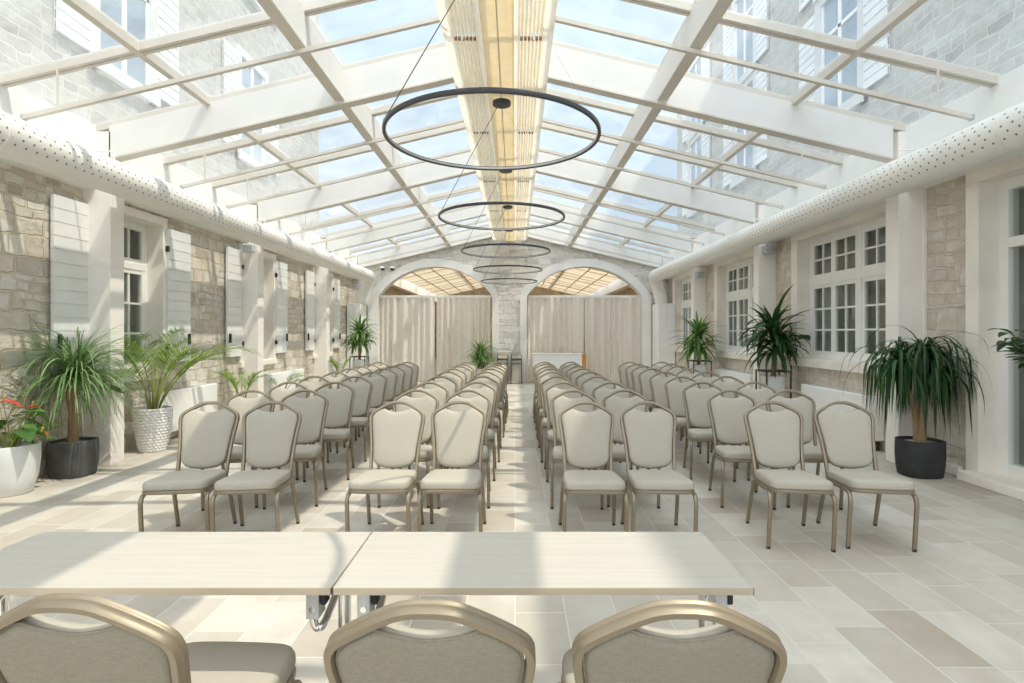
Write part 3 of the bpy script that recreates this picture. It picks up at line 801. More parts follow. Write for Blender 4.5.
def make_chair():
    root = empty('banquet_chair')
    # back frame: one bent tube, crown at the top
    hc = half_curve([(-0.176, 0.36), (-0.176, 0.44), (-0.180, 0.54), (-0.190, 0.66), (-0.204, 0.76), (-0.2105, 0.81), (-0.207, 0.842), (-0.188, 0.866), (-0.135, 0.899), (-0.07, 0.931), (-0.03, 0.940), (0.0, 0.941)], 4)
    full = hc + [(-p[0], p[1]) for p in hc[::-1][1:]]
    prof = [(-0.017, -0.0105), (-0.010, -0.0105), (-0.008, -0.0085), (-0.003, -0.0085), (-0.001, -0.0105), (0.010, -0.0105), (0.018, -0.007), (0.018, 0.007), (0.010, 0.0105), (-0.001, 0.0105), (-0.003, 0.0085), (-0.008, 0.0085), (-0.010, 0.0105), (-0.017, 0.0105), (-0.019, 0.008), (-0.019, -0.008)]
    MB().tube([bp(x, z) for x, z in full], prof, ref=BN).build('back_frame', M['gold'], root, smooth=True, sharp=50)
    # upholstered back, fabric to the front and linen to the rear
    side = half_curve([(-0.09, 0.466), (-0.135, 0.485), (-0.161, 0.525), (-0.168, 0.60), (-0.180, 0.69), (-0.193, 0.78), (-0.195, 0.825), (-0.178, 0.857), (-0.112, 0.897)], 5)
    top = half_curve([(-0.112, 0.897), (-0.07, 0.880), (0, 0.868), (0.07, 0.880), (0.112, 0.897)], 5)[1:-1]
    bot = half_curve([(0.09, 0.466), (0, 0.457), (-0.09, 0.466)], 4)[1:-1]
    poly = side + top + [(-p[0], p[1]) for p in side[::-1]] + bot
    poly = resample(poly, 72); cx, cz = 0.0, 0.67
    def ring(sc, n): return [bp(cx + (p[0] - cx) * sc, cz + (p[1] - cz) * sc, n) for p in poly]
    MB().rings([ring(0.985, 0.0), ring(1.0, -0.006), ring(0.992, -0.018), ring(0.965, -0.028), ring(0.90, -0.035), ring(0.75, -0.041), ring(0.5, -0.045), ring(0.2, -0.047)], cap0=True).build('backrest', M['seat'], root, smooth=True, sharp=80)
    MB().rings([ring(0.985, 0.0), ring(0.992, 0.006), ring(0.975, 0.011), ring(0.9, 0.014), ring(0.5, 0.017), ring(0.2, 0.018)]).build('back_panel', M['linen'], root, smooth=True, sharp=80)
    pp = [bp(cx + (p[0] - cx) * 0.993, cz + (p[1] - cz) * 0.993, 0.004) for p in poly]
    MB().tube(pp, circ(0.004, 6), ref=BN, closed=True).build('piping', M['linen'], root, smooth=True)
    # seat
    so = half_curve([(0.0, -0.352), (-0.10, -0.350), (-0.165, -0.343), (-0.198, -0.318), (-0.207, -0.27), (-0.206, -0.15), (-0.200, 0.0), (-0.190, 0.10), (-0.172, 0.135), (-0.10, 0.145), (0.0, 0.146)], 5)
    sp = so + [(-p[0], p[1]) for p in so[::-1][1:-1]]
    sp = resample(sp, 64); cy = -0.10
    def sring(sc, z, cr=0.0): return [(p[0] * sc, cy + (p[1] - cy) * sc, z - 0.075 * (cy + (p[1] - cy) * sc + 0.30)) for p in sp]
    MB().rings([sring(0.96, 0.428), sring(0.99, 0.430), sring(1.0, 0.440), sring(1.0, 0.458), sring(0.99, 0.472), sring(0.965, 0.482), sring(0.90, 0.489), sring(0.7, 0.495), sring(0.4, 0.498), sring(0.15, 0.499)]).build('seat', M['seat'], root, smooth=True, sharp=80)
    # seat rails
    fr = [(p[0] * 0.97, cy + (p[1] - cy) * 0.965, 0.414 - 0.075 * (p[1] + 0.30)) for p in resample(sp, 48)]
    MB().tube(fr, rrect(0.0125, 0.010, 0.003), ref=(0, 0, 1), closed=True).build('seat_frame', M['gold'], root, smooth=True, sharp=50)
    lp = rrect(0.013, 0.0105, 0.004)
    for s in (-1, 1):
        p = cr_path([(s * 0.196, -0.02, 0.380), (s * 0.202, -0.20, 0.396), (s * 0.206, -0.285, 0.390), (s * 0.210, -0.313, 0.352), (s * 0.211, -0.312, 0.28), (s * 0.212, -0.285, 0.012)], 4)
        g = MB().tube(p, lp, ref=(s, 0, 0)).build('leg', M['gold'], root, smooth=True, sharp=50)
        MB().lathe([(0.013, 0.0), (0.014, 0.004), (0.014, 0.020)], 10, (s * 0.212, -0.285, 0)).build('leg_cap', M['rubber'], g, smooth=True)
        p = cr_path([(s * 0.188, 0.05, 0.378), (s * 0.193, 0.11, 0.362), (s * 0.200, 0.155, 0.25), (s * 0.208, 0.232, 0.012)], 4)
        g = MB().tube(p, lp, ref=(s, 0, 0)).build('leg', M['gold'], root, smooth=True, sharp=50)
        MB().lathe([(0.013, 0.0), (0.014, 0.004), (0.014, 0.020)], 10, (s * 0.208, 0.232, 0)).build('leg_cap', M['rubber'], g, smooth=True)
    return root
chair0 = make_chair(); used = [False]
def place_chair(x, y, rz, label, group):
    o = dup(chair0) if used[0] else chair0
    used[0] = True
    o.location = (x, y, 0); o.rotation_euler = (0, 0, rz)
    tag(o, label, 'chair', group)
    return o
ROWN = ['front', 'second', 'third', 'fourth', 'fifth', 'sixth', 'seventh', 'eighth', 'ninth']
rng = random.Random(3)
def lin(a, b, t): return a + (b - a) * t
for i in range(9):
    y = 4.07 + (0.0, 0.92, 1.77, 2.60, 3.40, 4.12, 4.76, 5.38, 6.02)[i]; t = i / 8
    j = lambda s=0.014: rng.uniform(-s, s)
    g = 'banquet chairs in the audience rows'
    spots = [
        (-2.37 if i == 0 else lin(-2.46, -2.54, t), 0.15, 'wall-side seat of the %s row beside the shuttered stone wall'),
        (-1.89 if i == 0 else lin(-1.97, -1.99, t), 0.15, 'inner seat of the %s row beside the shuttered stone wall'),
        (-0.925 if i == 0 else lin(-0.965, -0.92, t), 0.0, 'outer seat of the %s row just left of the aisle'),
        (-0.44 if i == 0 else lin(-0.47, -0.34, t), 0.0, 'aisle seat of the %s row left of the aisle'),
        (0.548 if i == 0 else lin(0.53, 0.545, t), -0.03, 'aisle seat of the %s row right of the aisle'),
        (lin(1.05, 1.03, t), -0.07, 'outer seat of the %s row just right of the aisle'),
        (lin(2.03, 2.16, t) - 0.02, -0.14, 'inner seat of the %s row beside the casement windows'),
        (lin(2.60, 2.76, t) - 0.02, -0.14, 'wall-side seat of the %s row beside the casement windows'),
    ]
    for (x, rz, lab) in spots:
        if i: x += 0.0
        place_chair(x + j(), y + j(0.025), rz + j(0.03), 'beige banquet chair, ' + lab % ROWN[i], g)
g = 'banquet chairs at the speakers tables'
place_chair(-0.918, 1.465, R(180) - 0.04, 'banquet chair with back to us at the left table', g)
place_chair(-0.175, 1.44, R(180) - 0.01, 'banquet chair with back to us, middle of the three at the tables', g)
place_chair(0.348, 1.44, R(180) - 0.02, 'banquet chair with back to us, rightmost of the three at the tables', g)

# ------------------------------------------------------------------ folding tables
def make_table(x0, x1, label):
    y0, y1, zt = 1.594, 2.045, 0.762; th = 0.022
    cx, cy = (x0 + x1) / 2, (y0 + y1) / 2; w, d = (x1 - x0) / 2, (y1 - y0) / 2
    root = empty('folding_table', (cx, cy, 0)); tag(root, label, 'table', 'folding seminar tables')
    MB().box(-w + 0.002, w - 0.002, -d + 0.002, d - 0.002, zt - th, zt).build('table_top', M['table'], root, bevel=0.0015)
    eb = MB()
    eb.box(-w, w, -d, -d + 0.002, zt - th, zt - 0.0015); eb.box(-w, w, d - 0.002, d, zt - th, zt - 0.0015)
    eb.box(-w, -w + 0.002, -d, d, zt - th, zt - 0.0015); eb.box(w - 0.002, w, -d, d, zt - th, zt - 0.0015)
    eb.build('edge_band', M['tedge'], root)
    for s in (-1, 1):
        lx = s * (w - 0.075)
        lg = MB()
        cxl = lx + (0.05 if (s > 0 and x0 < -1) else 0.0)
        lg.tube([(cxl, -0.02, 0.05), (cxl, -0.02, zt - th - 0.045)], circ(0.021, 16), ref=(0, 1, 0))
        leg = lg.build('leg', M['chrome'], root, smooth=True)
        ft = MB(); ft.tube(cr_path([(cxl, -d + 0.01, 0.035), (cxl, -0.12, 0.05), (cxl, 0.12, 0.05), (cxl, d - 0.01, 0.035)], 4), rrect(0.013, 0.022, 0.005), ref=(0, 0, 1))
        ft.build('foot_bar', M['chrome'], leg, smooth=True)
        cs = MB()
        for yy in (-d + 0.03, d - 0.03): cs.tube([(cxl - 0.012, yy, 0.02), (cxl + 0.012, yy, 0.02)], circ(0.02, 14), ref=(0, 0, 1))
        cs.build('caster', M['rubber'], leg, smooth=True)
        # folding bracket under the near edge: grey plate, bolt, bent chrome rod
        br = MB(); br.box(lx - 0.02, lx + 0.02, -d + 0.055, -d + 0.115, zt - th - 0.10, zt - th)
        br.box(lx - 0.03, lx + 0.045, -d + 0.045, d - 0.06, zt - th - 0.012, zt - th)
        b = br.build('bracket', M['steel'], root, bevel=0.004)
        MB().tube([(lx, -d + 0.05, zt - th - 0.068), (lx, -d + 0.056, zt - th - 0.068)], circ(0.009, 12), ref=(0, 0, 1)).build('bolt', M['chrome'], b, smooth=True)
        MB().box(lx + 0.02, lx + 0.04, -d + 0.06, -d + 0.10, zt - th - 0.06, zt - th - 0.005).build('rubber_stop', M['rubber'], b, bevel=0.006)
        rd = MB(); rd.tube(cr_path([(lx - 0.012, -d + 0.085, zt - th - 0.085), (lx, -d + 0.085, zt - th - 0.135), (lx + 0.022, -d + 0.10, zt - th - 0.13), (lx + 0.035, 0.0, zt - th - 0.05), (lx + 0.04, 0.06, zt - th - 0.012)], 5), circ(0.012, 10), ref=(1, 0, 0))
        rd.build('folding_rod', M['chrome'], root, smooth=True)
    bt = MB(); bt.tube([(-w + 0.075, -0.02, zt - th - 0.04), (w - 0.075, -0.02, zt - th - 0.04)], circ(0.015, 12), ref=(0, 0, 1))
    bt.build('cross_bar', M['chrome'], root, smooth=True)
make_table(-1.757, -0.533, 'pale wood folding table with a shaded corner, left of the seam')
make_table(-0.529, 0.693, 'pale wood folding table with its end in view, right of the seam')

# ------------------------------------------------------------------ heater casings along the walls
def heater(side, y0, y1, label):
    x = (XL if side < 0 else XR)
    root = empty('radiator_cover', (x, (y0 + y1) / 2, 0)); tag(root, label, 'radiator', 'white radiator covers')
    h = (y1 - y0) / 2; a, b = sorted((-side * 0.006, -side * 0.20))
    MB().box(a, b, -h, h, 0.13, 0.70).build('casing', M['white'], root, bevel=0.012)
    gr = MB()
    for i in range(int(2 * h / 0.045)):
        y = -h + 0.04 + i * 0.045
        if y < h - 0.05: gr.box(a + 0.05, b - 0.05, y, y + 0.02, 0.70, 0.703)
    gr.build('grille', M['grey'], root)
    ft = MB()
    for y in (-h + 0.06, h - 0.16): ft.box(a + 0.02, b - 0.03, y, y + 0.10, 0, 0.13)
    ft.build('foot', M['darkwood'], root)
heater(-1, 7.35, 8.75, 'white radiator cover behind the tall palm in the woven pot')
heater(-1, 10.55, 12.35, 'white radiator cover between the second and third left pillars')
heater(-1, 14.0, 15.5, 'white radiator cover furthest along the shuttered wall')
heater(1, 6.95, 8.62, 'white radiator cover under the large casement window by the weeping plant')
heater(1, 10.5, 12.45, 'white radiator cover under the middle casement window')

# small speakers high on the pillars
for (x, y, z, lab) in ((-4.72, 9.80, 3.0, 'small grey speaker box high on the second left pillar'), (4.50, 9.80, 2.98, 'small grey speaker box high on the second right pillar'), (4.50, 13.40, 2.92, 'small grey speaker box high on the third right pillar')):
    root = empty('wall_speaker', (x, y, z)); tag(root, lab, 'speaker', 'speaker boxes on the pillars')
    MB().box(-0.09, 0.09, -0.10, 0.02, -0.07, 0.07).build('housing', M['grey'], root, bevel=0.012)
    MB().box(-0.075, 0.075, -0.106, -0.10, -0.055, 0.055).build('speaker_grille', M['steel'], root)
    MB().box(-0.03, 0.03, 0.02, 0.075, -0.03, 0.03).build('mount', M['grey'], root)
for (x, lab) in ((-4.02, 'white dome camera on the far wall, nearer the left duct'), (-3.72, 'white dome camera on the far wall, nearer the left arch crown')):
    root = empty('security_camera', (x, YW, 3.46)); tag(root, lab, 'camera', 'dome cameras on the far wall')
    MB().lathe([(0.07, 0.0), (0.075, 0.03), (0.07, 0.05)], 20).build('mount_ring', M['white'], root, smooth=True)
    MB().lathe([(0.065, 0.0), (0.06, -0.03), (0.04, -0.058), (0.012, -0.066)], 20).build('dome', M['black'], root, smooth=True)
    for ch in root.children: ch.matrix_parent_inverse = Matrix.Translation((0, -0.08, 0)) @ Matrix.Identity(4)
    MB().box(-0.03, 0.03, -0.03, 0.0, 0.0, 0.05).build('arm', M['white'], root)

# ------------------------------------------------------------------ curtains in the arches
def curtain(x0, x1, y, label, seed, z1=2.585):
    root = empty('curtain', ((x0 + x1) / 2, y, 0)); tag(root, label, 'curtain', 'sheer curtains in the arches')
    r = random.Random(seed); mb = MB(); n = int((x1 - x0) * 70); rows = 7; vs = []
    ph = [r.uniform(0, 6.28) for _ in range(4)]; cx = (x0 + x1) / 2
    for j in range(rows + 1):
        v = j / rows
        for i in range(n + 1):
            u = i / n; x = x0 + (x1 - x0) * u
            a = 0.058 + 0.022 * math.sin(x * 5 + ph[0]) + 0.018 * v
            w = a * math.sin(x * 28 + 1.8 * math.sin(x * 6.1 + ph[1]) + 0.4 * v) + 0.014 * math.sin(x * 19 + ph[2] + v)
            vs.append((x - cx + 0.012 * v * math.sin(x * 9 + ph[3]), w, z1 - (z1 - 0.02) * v))
    m = n + 1
    mb.add(vs, [(j * m + i, j * m + i + 1, (j + 1) * m + i + 1, (j + 1) * m + i) for j in range(rows) for i in range(n)])
    mb.build('curtain_panel', M['sheer'], root, smooth=True)
    hd = MB(); hd.box(x0 - cx, x1 - cx, -0.02, 0.02, z1 - 0.015, z1 + 0.012); hd.build('heading_tape', M['white'], root)
YC = YW + 0.14
curtain(-4.14, -2.47, YC, 'sheer beige curtain on the left side of the left arch', 1)
curtain(-2.41, -0.76, YC, 'sheer beige curtain behind the small potted plant, left arch', 2)
curtain(0.38, 2.12, YC, 'sheer beige curtain behind the white counter, right arch', 3)
curtain(2.13, 3.86, YC, 'sheer beige curtain on the right side of the right arch', 4)
for (l, r), lab in zip(ARCH, ('white curtain rail across the left arch', 'white curtain rail across the right arch')):
    o = MB().box(l, r, YC - 0.03, YC + 0.03, 2.60, 2.655).build('curtain_rail', M['white'], bevel=0.006)
    tag(o, lab, 'curtain rail')

# white counter with an orange wood end, in front of the right arch
ct = empty('counter', (1.32, 16.40, 0)); tag(ct, 'white counter with an orange wood end before the right arch curtain', 'counter')
MB().box(-0.79, 0.66, -0.16, 0.20, 0.30, 0.865).build('front_panel', M['white'], ct, bevel=0.008)
MB().box(0.66, 0.78, -0.17, 0.20, 0.0, 0.875).build('end_panel', M['orange'], ct, bevel=0.006)
MB().box(-0.80, 0.66, -0.18, 0.22, 0.868, 0.89).build('counter_top', M['white'], ct, bevel=0.006)
MB().box(-0.74, 0.62, -0.10, 0.18, 0.0, 0.30).build('plinth', M['black'], ct)

# two pale padded stools by the stone pier
for (x, lab) in ((-0.37, 'pale padded dark-framed stool at the pier, nearer the left arch'), (0.04, 'pale padded dark-framed stool at the pier, nearer the right arch')):
    root = empty('bar_stool', (x, 16.25, 0)); tag(root, lab, 'stool', 'padded stools at the stone pier')
    w = 0.15
    for sx in (-1, 1):
        for sy in (-1, 1):
            MB().tube([(sx * (w + 0.01), sy * 0.15, 0.0), (sx * w, sy * 0.14, 0.86 if sy > 0 else 0.72)], rrect(0.013, 0.013, 0.003), ref=(0, 1, 0)).build('leg', M['darkwood'], root)
    rl = MB()
    for z in (0.60, 0.70): rl.box(-w, w, -0.155, -0.13, z, z + 0.022)
    rl.box(-w, w, -0.14, 0.14, 0.72, 0.74); rl.build('rail', M['darkwood'], root)
    MB().box(-w + 0.01, w - 0.01, -0.15, 0.13, 0.74, 0.80).build('seat', M['seat'], root, bevel=0.02)
    MB().box(-w, w, 0.10, 0.16, 0.78, 0.95).build('backrest', M['seat'], root, bevel=0.025)
    MB().box(-w + 0.015, w - 0.015, -0.12, 0.12, 0.06, 0.58).build('skirt', M['seat'], root, bevel=0.01)

# ------------------------------------------------------------------ plants
def strap(mb, p0, az, el, L, w, droop, rng, n=8, stiff=1.6, fold=0.25, elmin=-86, sat=1.0):
    """a strap leaf that arches over: el in degrees, droop in degrees over its length"""
    p = Vector(p0); side = Vector((-math.sin(az), math.cos(az), 0)); vs = []
    tw = rng.uniform(-0.5, 0.5)
    for i in range(n + 1):
        t = i / n
        e = max(elmin, el - droop * min(1.0, t / sat) ** stiff)
        d = Vector((math.cos(az) * math.cos(R(e)), math.sin(az) * math.cos(R(e)), math.sin(R(e))))
        up = side.cross(d) * -1
        s2 = side * math.cos(tw * t) + up * math.sin(tw * t)
        ww = w * (0.45 + 2.2 * t if t < 0.25 else (1 - ((t - 0.25) / 0.75) ** 2.2)) * 0.5
        ww = max(ww, 0.0008)
        q = up * (-fold * ww)
        vs += [p - s2 * ww, p + q, p + s2 * ww]
        p = p + d * (L / n)
    fs = []
    for i in range(n):
        a = i * 3; b = a + 3
        fs += [(a, a + 1, b + 1, b), (a + 1, a + 2, b + 2, b + 1)]
    mb.add(vs, fs)

def settle(mb, loc):
    """leaves that meet a wall or a pillar lie against it"""
    out = []
    for (x, y, z) in mb.v:
        wx, wy = x + loc[0], y + loc[1]
        for py in FR[2:]:
            if py - 0.05 < wy < py + 0.27 and (wx < PXL + 0.02 or wx > PXR - 0.02):
                if abs(wy - py) < abs(wy - py - 0.22) or loc[1] < py: wy = min(wy, py - 0.02) if loc[1] < py else wy
                else: wy = max(wy, py + 0.24)
        inwin = any(a + 0.05 < wy < b - 0.05 for a, b in RW[1:]) and 1.15 < z + loc[2] < 2.9
        wx = max(XL + 0.03, min(XR + (0.15 if inwin else -0.04), wx))
        out.append((wx - loc[0], wy - loc[1], max(z, 0.01 - loc[2])))
    mb.v = out
def oval_pot(root, rx, ry, h, mat, sq=3.0, rim=0.025, base=0.9):
    prof = [(base * 0.96, 0.0), (base, 0.012), (0.97, h * 0.3), (1.0, h * 0.62), (0.985, h - 0.008), (0.97, h), (0.90, h), (0.89, h - 0.06)]
    mb = MB(); mb.lathe(prof, 48, sq=sq); mb.v = [(x * rx, y * ry, z) for x, y, z in mb.v]
    o = mb.build('pot', mat, root, smooth=True, sharp=35)
    s = MB(); s.lathe([(0.905, h - 0.035), (0.5, h - 0.02), (0.1, h - 0.015)], 32, sq=sq); s.v = [(x * rx, y * ry, z) for x, y, z in s.v]
    s.build('soil', M['pebble'], root, smooth=True)
    return o
def trunk(root, pts, r0, r1, z0=0.0):
    p = cr_path(pts, 5); n = len(p)
    mb = MB(); mb.tube(p, circ(1.0, 12), ref=(1, 0, 0), scale=[lin(r0, r1, (i / (n - 1)) ** 0.6) * (1 + 0.06 * math.sin(i * 2.1)) for i in range(n)])
    return mb.build('trunk', M['trunk'], root, smooth=True)

# 1 ponytail palm in a charcoal pot, left
def ponytail(loc, label, leafmat_, hgt, rad, n, seed, pot_h, rx, ry, w=0.020, heads=((0, 0, 0),), drop=(95, 165), Lr=(0.55, 0.95), elr=(5, 88), bow=1.0, sat=1.0, nseg=9, pot='potdark'):
    r = random.Random(seed); root = empty('potted_plant', loc); tag(root, label, 'potted plant', None)
    oval_pot(root, rx, ry, pot_h, M[pot])
    top = hgt
    for k, hd in enumerate(heads):
        trunk(root, [(hd[0] * 0.2, hd[1] * 0.2, pot_h - 0.06), (hd[0] * 0.35 + 0.01, hd[1] * 0.4, pot_h + (top - pot_h) * 0.4), (hd[0] * 0.8 - 0.02, hd[1] * 0.8, top + hd[2] - 0.15), (hd[0], hd[1], top + hd[2])], 0.058 if k == 0 else 0.022, 0.028)
    mb = MB()
    for i in range(n):
        hd = heads[i % len(heads)]
        az = r.uniform(0, 2 * math.pi); el = r.uniform(*elr) if r.random() < 0.8 else r.uniform(-30, elr[0] + 20)
        dr = r.uniform(*drop) * (0.75 + 0.35 * (el / 90))
        strap(mb, (hd[0] + 0.02 * math.cos(az), hd[1] + 0.02 * math.sin(az), top + hd[2] + r.uniform(-0.12, 0.05)), az, el, r.uniform(*Lr) * rad, w * r.uniform(0.7, 1.15), dr, r, nseg, bow, sat=sat if sat == 1.0 else sat * r.choice((0.7, 0.85, 1.0, 1.3, 1.9)))
    settle(mb, loc); mb.build('foliage', leafmat_, root, smooth=True, sharp=180)
    return root
ponytail((-4.66, 5.80, 0), 'ponytail palm with thin grey-green leaves in a charcoal pot, left wall', M['leaf_grey'], 1.02, 0.88, 430, 11, 0.37, 0.205, 0.19, 0.017, heads=((-0.02, 0, 0.0), (0.03, 0.02, 0.05)), drop=(60, 165), Lr=(0.55, 1.12), elr=(5, 88), bow=1.35)
ponytail((4.27, 5.80, 0), 'weeping dark green dracaena in a black pot beside the glazed door', M['leaf_dark'], 1.20, 1.0, 320, 23, 0.38, 0.205, 0.19, 0.028, heads=((0.03, 0, 0.06), (-0.19, 0.03, -0.01), (0.15, 0.10, -0.16)), drop=(145, 176), Lr=(0.42, 1.0), elr=(50, 89), bow=1.0, sat=0.52, nseg=13, pot='potblack')

# 2 anthurium in a white pot, far left
def anthurium(loc, label):
    r = random.Random(5); root = empty('flowering_plant', loc); tag(root, label, 'potted plant')
    mb = MB(); mb.lathe([(0.150, 0), (0.162, 0.01), (0.200, 0.16), (0.217, 0.32), (0.218, 0.45), (0.212, 0.462), (0.20, 0.46), (0.195, 0.41)], 48)
    mb.build('pot', M['potwhite'], root, smooth=True, sharp=40)
    MB().lathe([(0.196, 0.40), (0.1, 0.42), (0.02, 0.425)], 32).build('soil', M['soil'], root, smooth=True)
    st = MB(); lf = MB()
    def heart(mb, c, az, tilt, s, cup=0.12):
        f = Vector((math.cos(az) * math.cos(tilt), math.sin(az) * math.cos(tilt), math.sin(tilt)))
        sd = Vector((-math.sin(az), math.cos(az), 0)); up = sd.cross(f) * -1
        prof = [(-0.22, 0.20), (-0.16, 0.36), (0.0, 0.44), (0.2, 0.43), (0.45, 0.34), (0.7, 0.2), (0.9, 0.07), (1.0, 0.0)]
        vs = []
        for (a, w) in prof:
            m = a if a > 0 else a * 0.2
            z = -cup * (a - 0.2) ** 2
            vs += [c + (f * a - sd * w + up * (z + w * 0.25)) * s, c + (f * m + up * z) * s, c + (f * a + sd * w + up * (z + w * 0.25)) * s]
        mb.add(vs, [q for i in range(len(prof) - 1) for q in ((3 * i, 3 * i + 1, 3 * i + 4, 3 * i + 3), (3 * i + 1, 3 * i + 2, 3 * i + 5, 3 * i + 4))])
    for i in range(22):
        az = r.uniform(0, 6.28); d = r.uniform(0.07, 0.24); h = r.uniform(0.50, 0.78)
        c = Vector((d * math.cos(az), d * math.sin(az), h))
        st.tube(cr_path([(0.02 * math.cos(az), 0.02 * math.sin(az), 0.41), (c.x * 0.5, c.y * 0.5, lin(0.42, h, 0.65)), c], 4), circ(0.004, 6), ref=(1, 0.2, 0))
        heart(lf, c, az + r.uniform(-0.4, 0.4), R(r.uniform(-55, 5)), r.uniform(0.13, 0.20))
    st.build('stems', M['stem'], root, smooth=True); settle(lf, loc); lf.build('foliage', M['leaf_mid'], root, smooth=True, sharp=180)
    for (x, y, z, az, s) in ((-0.03, -0.05, 0.86, 0.3, 0.16), (0.14, 0.06, 0.80, 0.9, 0.11), (0.30, -0.02, 0.57, 0.1, 0.07), (-0.10, -0.14, 0.58, 3.6, 0.09)):
        fl = MB(); heart(fl, Vector((x, y, z)), az, R(-8), s, 0.3)
        o = fl.build('flower', M['red'], root, smooth=True, sharp=180)
        sx = MB(); sx.tube([(x, y, z + 0.005), (x + 0.025, y - 0.01, z + 0.055)], circ(0.007, 8), ref=(1, 0, 0)); sx.build('spadix', M['spadix'], o, smooth=True)
        sm = MB(); sm.tube(cr_path([(0, 0, 0.41), (x * 0.5, y * 0.5, lin(0.42, z, 0.6)), (x, y, z)], 4), circ(0.0035, 6), ref=(1, 0.2, 0)); sm.build('flower_stem', M['stem'], o, smooth=True)
anthurium((-4.72, 5.15, 0), 'red anthurium with heart-shaped leaves in a smooth white pot')

# 3 areca palms
def frond(lf, st, base, az, el, L, droop, r, nl=20, ll=0.26, lw=0.017):
    p = Vector(base); n = 16; pts = [p.copy()]; dirs = []
    for i in range(n):
        t = i / n; e = el - droop * t ** 1.6
        d = Vector((math.cos(az) * math.cos(R(e)), math.sin(az) * math.cos(R(e)), math.sin(R(e)))); dirs.append((d, e))
        p = p + d * (L / n); pts.append(p.copy())
    st.tube(pts, circ(1.0, 6), ref=(-math.sin(az), math.cos(az), 0), scale=[lin(0.0095, 0.002, i / n) for i in range(n + 1)])
    for k in range(nl):
        t = lin(0.42, 0.99, k / (nl - 1)); i = min(n - 1, int(t * n)); q = pts[i].lerp(pts[i + 1], t * n - i); d, e = dirs[i]
        for s in (-1, 1):
            la = az + s * R(lin(62, 22, (t - 0.4) / 0.6)) + r.uniform(-0.1, 0.1)
            strap(lf, q, la, e * 0.5 + r.uniform(5, 30), ll * (1 - 0.45 * abs(t - 0.62) * 2) * r.uniform(0.85, 1.1), lw, r.uniform(30, 70), r, 5, 1.2)
def areca(loc, label, h, nst, seed, potf, scale=1.0, azs=None, els=(63, 87), dr=(60, 118)):
    r = random.Random(seed); root = empty('palm_plant', loc); tag(root, label, 'potted plant')
    ph = potf(root); lf = MB(); st = MB()
    for i in range(nst):
        az = azs[i] if azs else r.uniform(0, 6.28)
        b = (0.05 * math.cos(az), 0.05 * math.sin(az), ph - 0.05)
        frond(lf, st, b, az, r.uniform(*els), h * r.uniform(0.75, 1.05), r.uniform(*dr), r, 24, 0.30 * scale, 0.0155 * scale)
    settle(st, loc); settle(lf, loc); st.build('stems', M['stem'], root, smooth=True); lf.build('foliage', M['leaf_light'], root, smooth=True, sharp=180)
def woven_pot(root):
    mb = MB(); n = 144; H = 0.55; rows = 75; vs = []
    for j in range(rows + 1):
        z = H * j / rows; r0 = 0.140 + 0.068 * math.sin(min(1.0, j / rows * 1.05) * math.pi * 0.5) ** 0.9
        for i in range(n):
            row = int(j / rows * 15); c = (i / n * 24 + 0.5 * (row % 2)) % 1.0; rr = (j / rows * 15) % 1.0
            b = 0.015 * (math.sin(math.pi * c) ** 0.5) * (math.sin(math.pi * rr) ** 0.5 if 0 < rr < 1 else 0)
            a = 2 * math.pi * i / n; vs.append(((r0 + b) * math.cos(a), (r0 + b) * math.sin(a), z))
    fs = [(j * n + i, j * n + (i + 1) % n, (j + 1) * n + (i + 1) % n, (j + 1) * n + i) for j in range(rows) for i in range(n)]
    fs.append(tuple(range(n))[::-1]); mb.add(vs, fs)
    mb.lathe([(0.208, H), (0.195, H), (0.19, H - 0.06)], 48, cap0=False, cap1=False)
    mb.build('pot', M['potpearl'], root, smooth=True, sharp=60)
    MB().lathe([(0.192, H - 0.05), (0.05, H - 0.03)], 32).build('soil', M['soil'], root, smooth=True)
    return H
def plain_pot(h=0.32, r0=0.13, r1=0.16, mat='potdark'):
    def f(root):
        MB().lathe([(r0, 0), (r0 + 0.005, 0.01), (r1, h), (r1 - 0.015, h), (r1 - 0.02, h - 0.05)], 32).build('pot', M[mat], root, smooth=True, sharp=40)
        MB().lathe([(r1 - 0.02, h - 0.05), (0.03, h - 0.035)], 24).build('soil', M['soil'], root, smooth=True)
        return h
    return f
areca((-4.62, 7.02, 0), 'lush areca palm in a pearly white woven pot', 1.44, 15, 3, woven_pot, 1.0)
areca((-4.50, 9.05, 0), 'small pale palm between radiator cover and second left pillar', 0.84, 8, 8, plain_pot(0.34), 0.6, None, (74, 89), (60, 100))
areca((-4.42, 10.42, 0), 'sparse palm sprout with few fronds just behind the second left pillar', 0.75, 4, 15, plain_pot(0.34), 0.6, [0.2, 0.9, -0.5, 2.6])
areca((-4.40, 13.85, 0), 'small yellow-green palm beside the third left pillar', 0.62, 6, 19, plain_pot(0.40), 0.6, None, (72, 88), (50, 90))

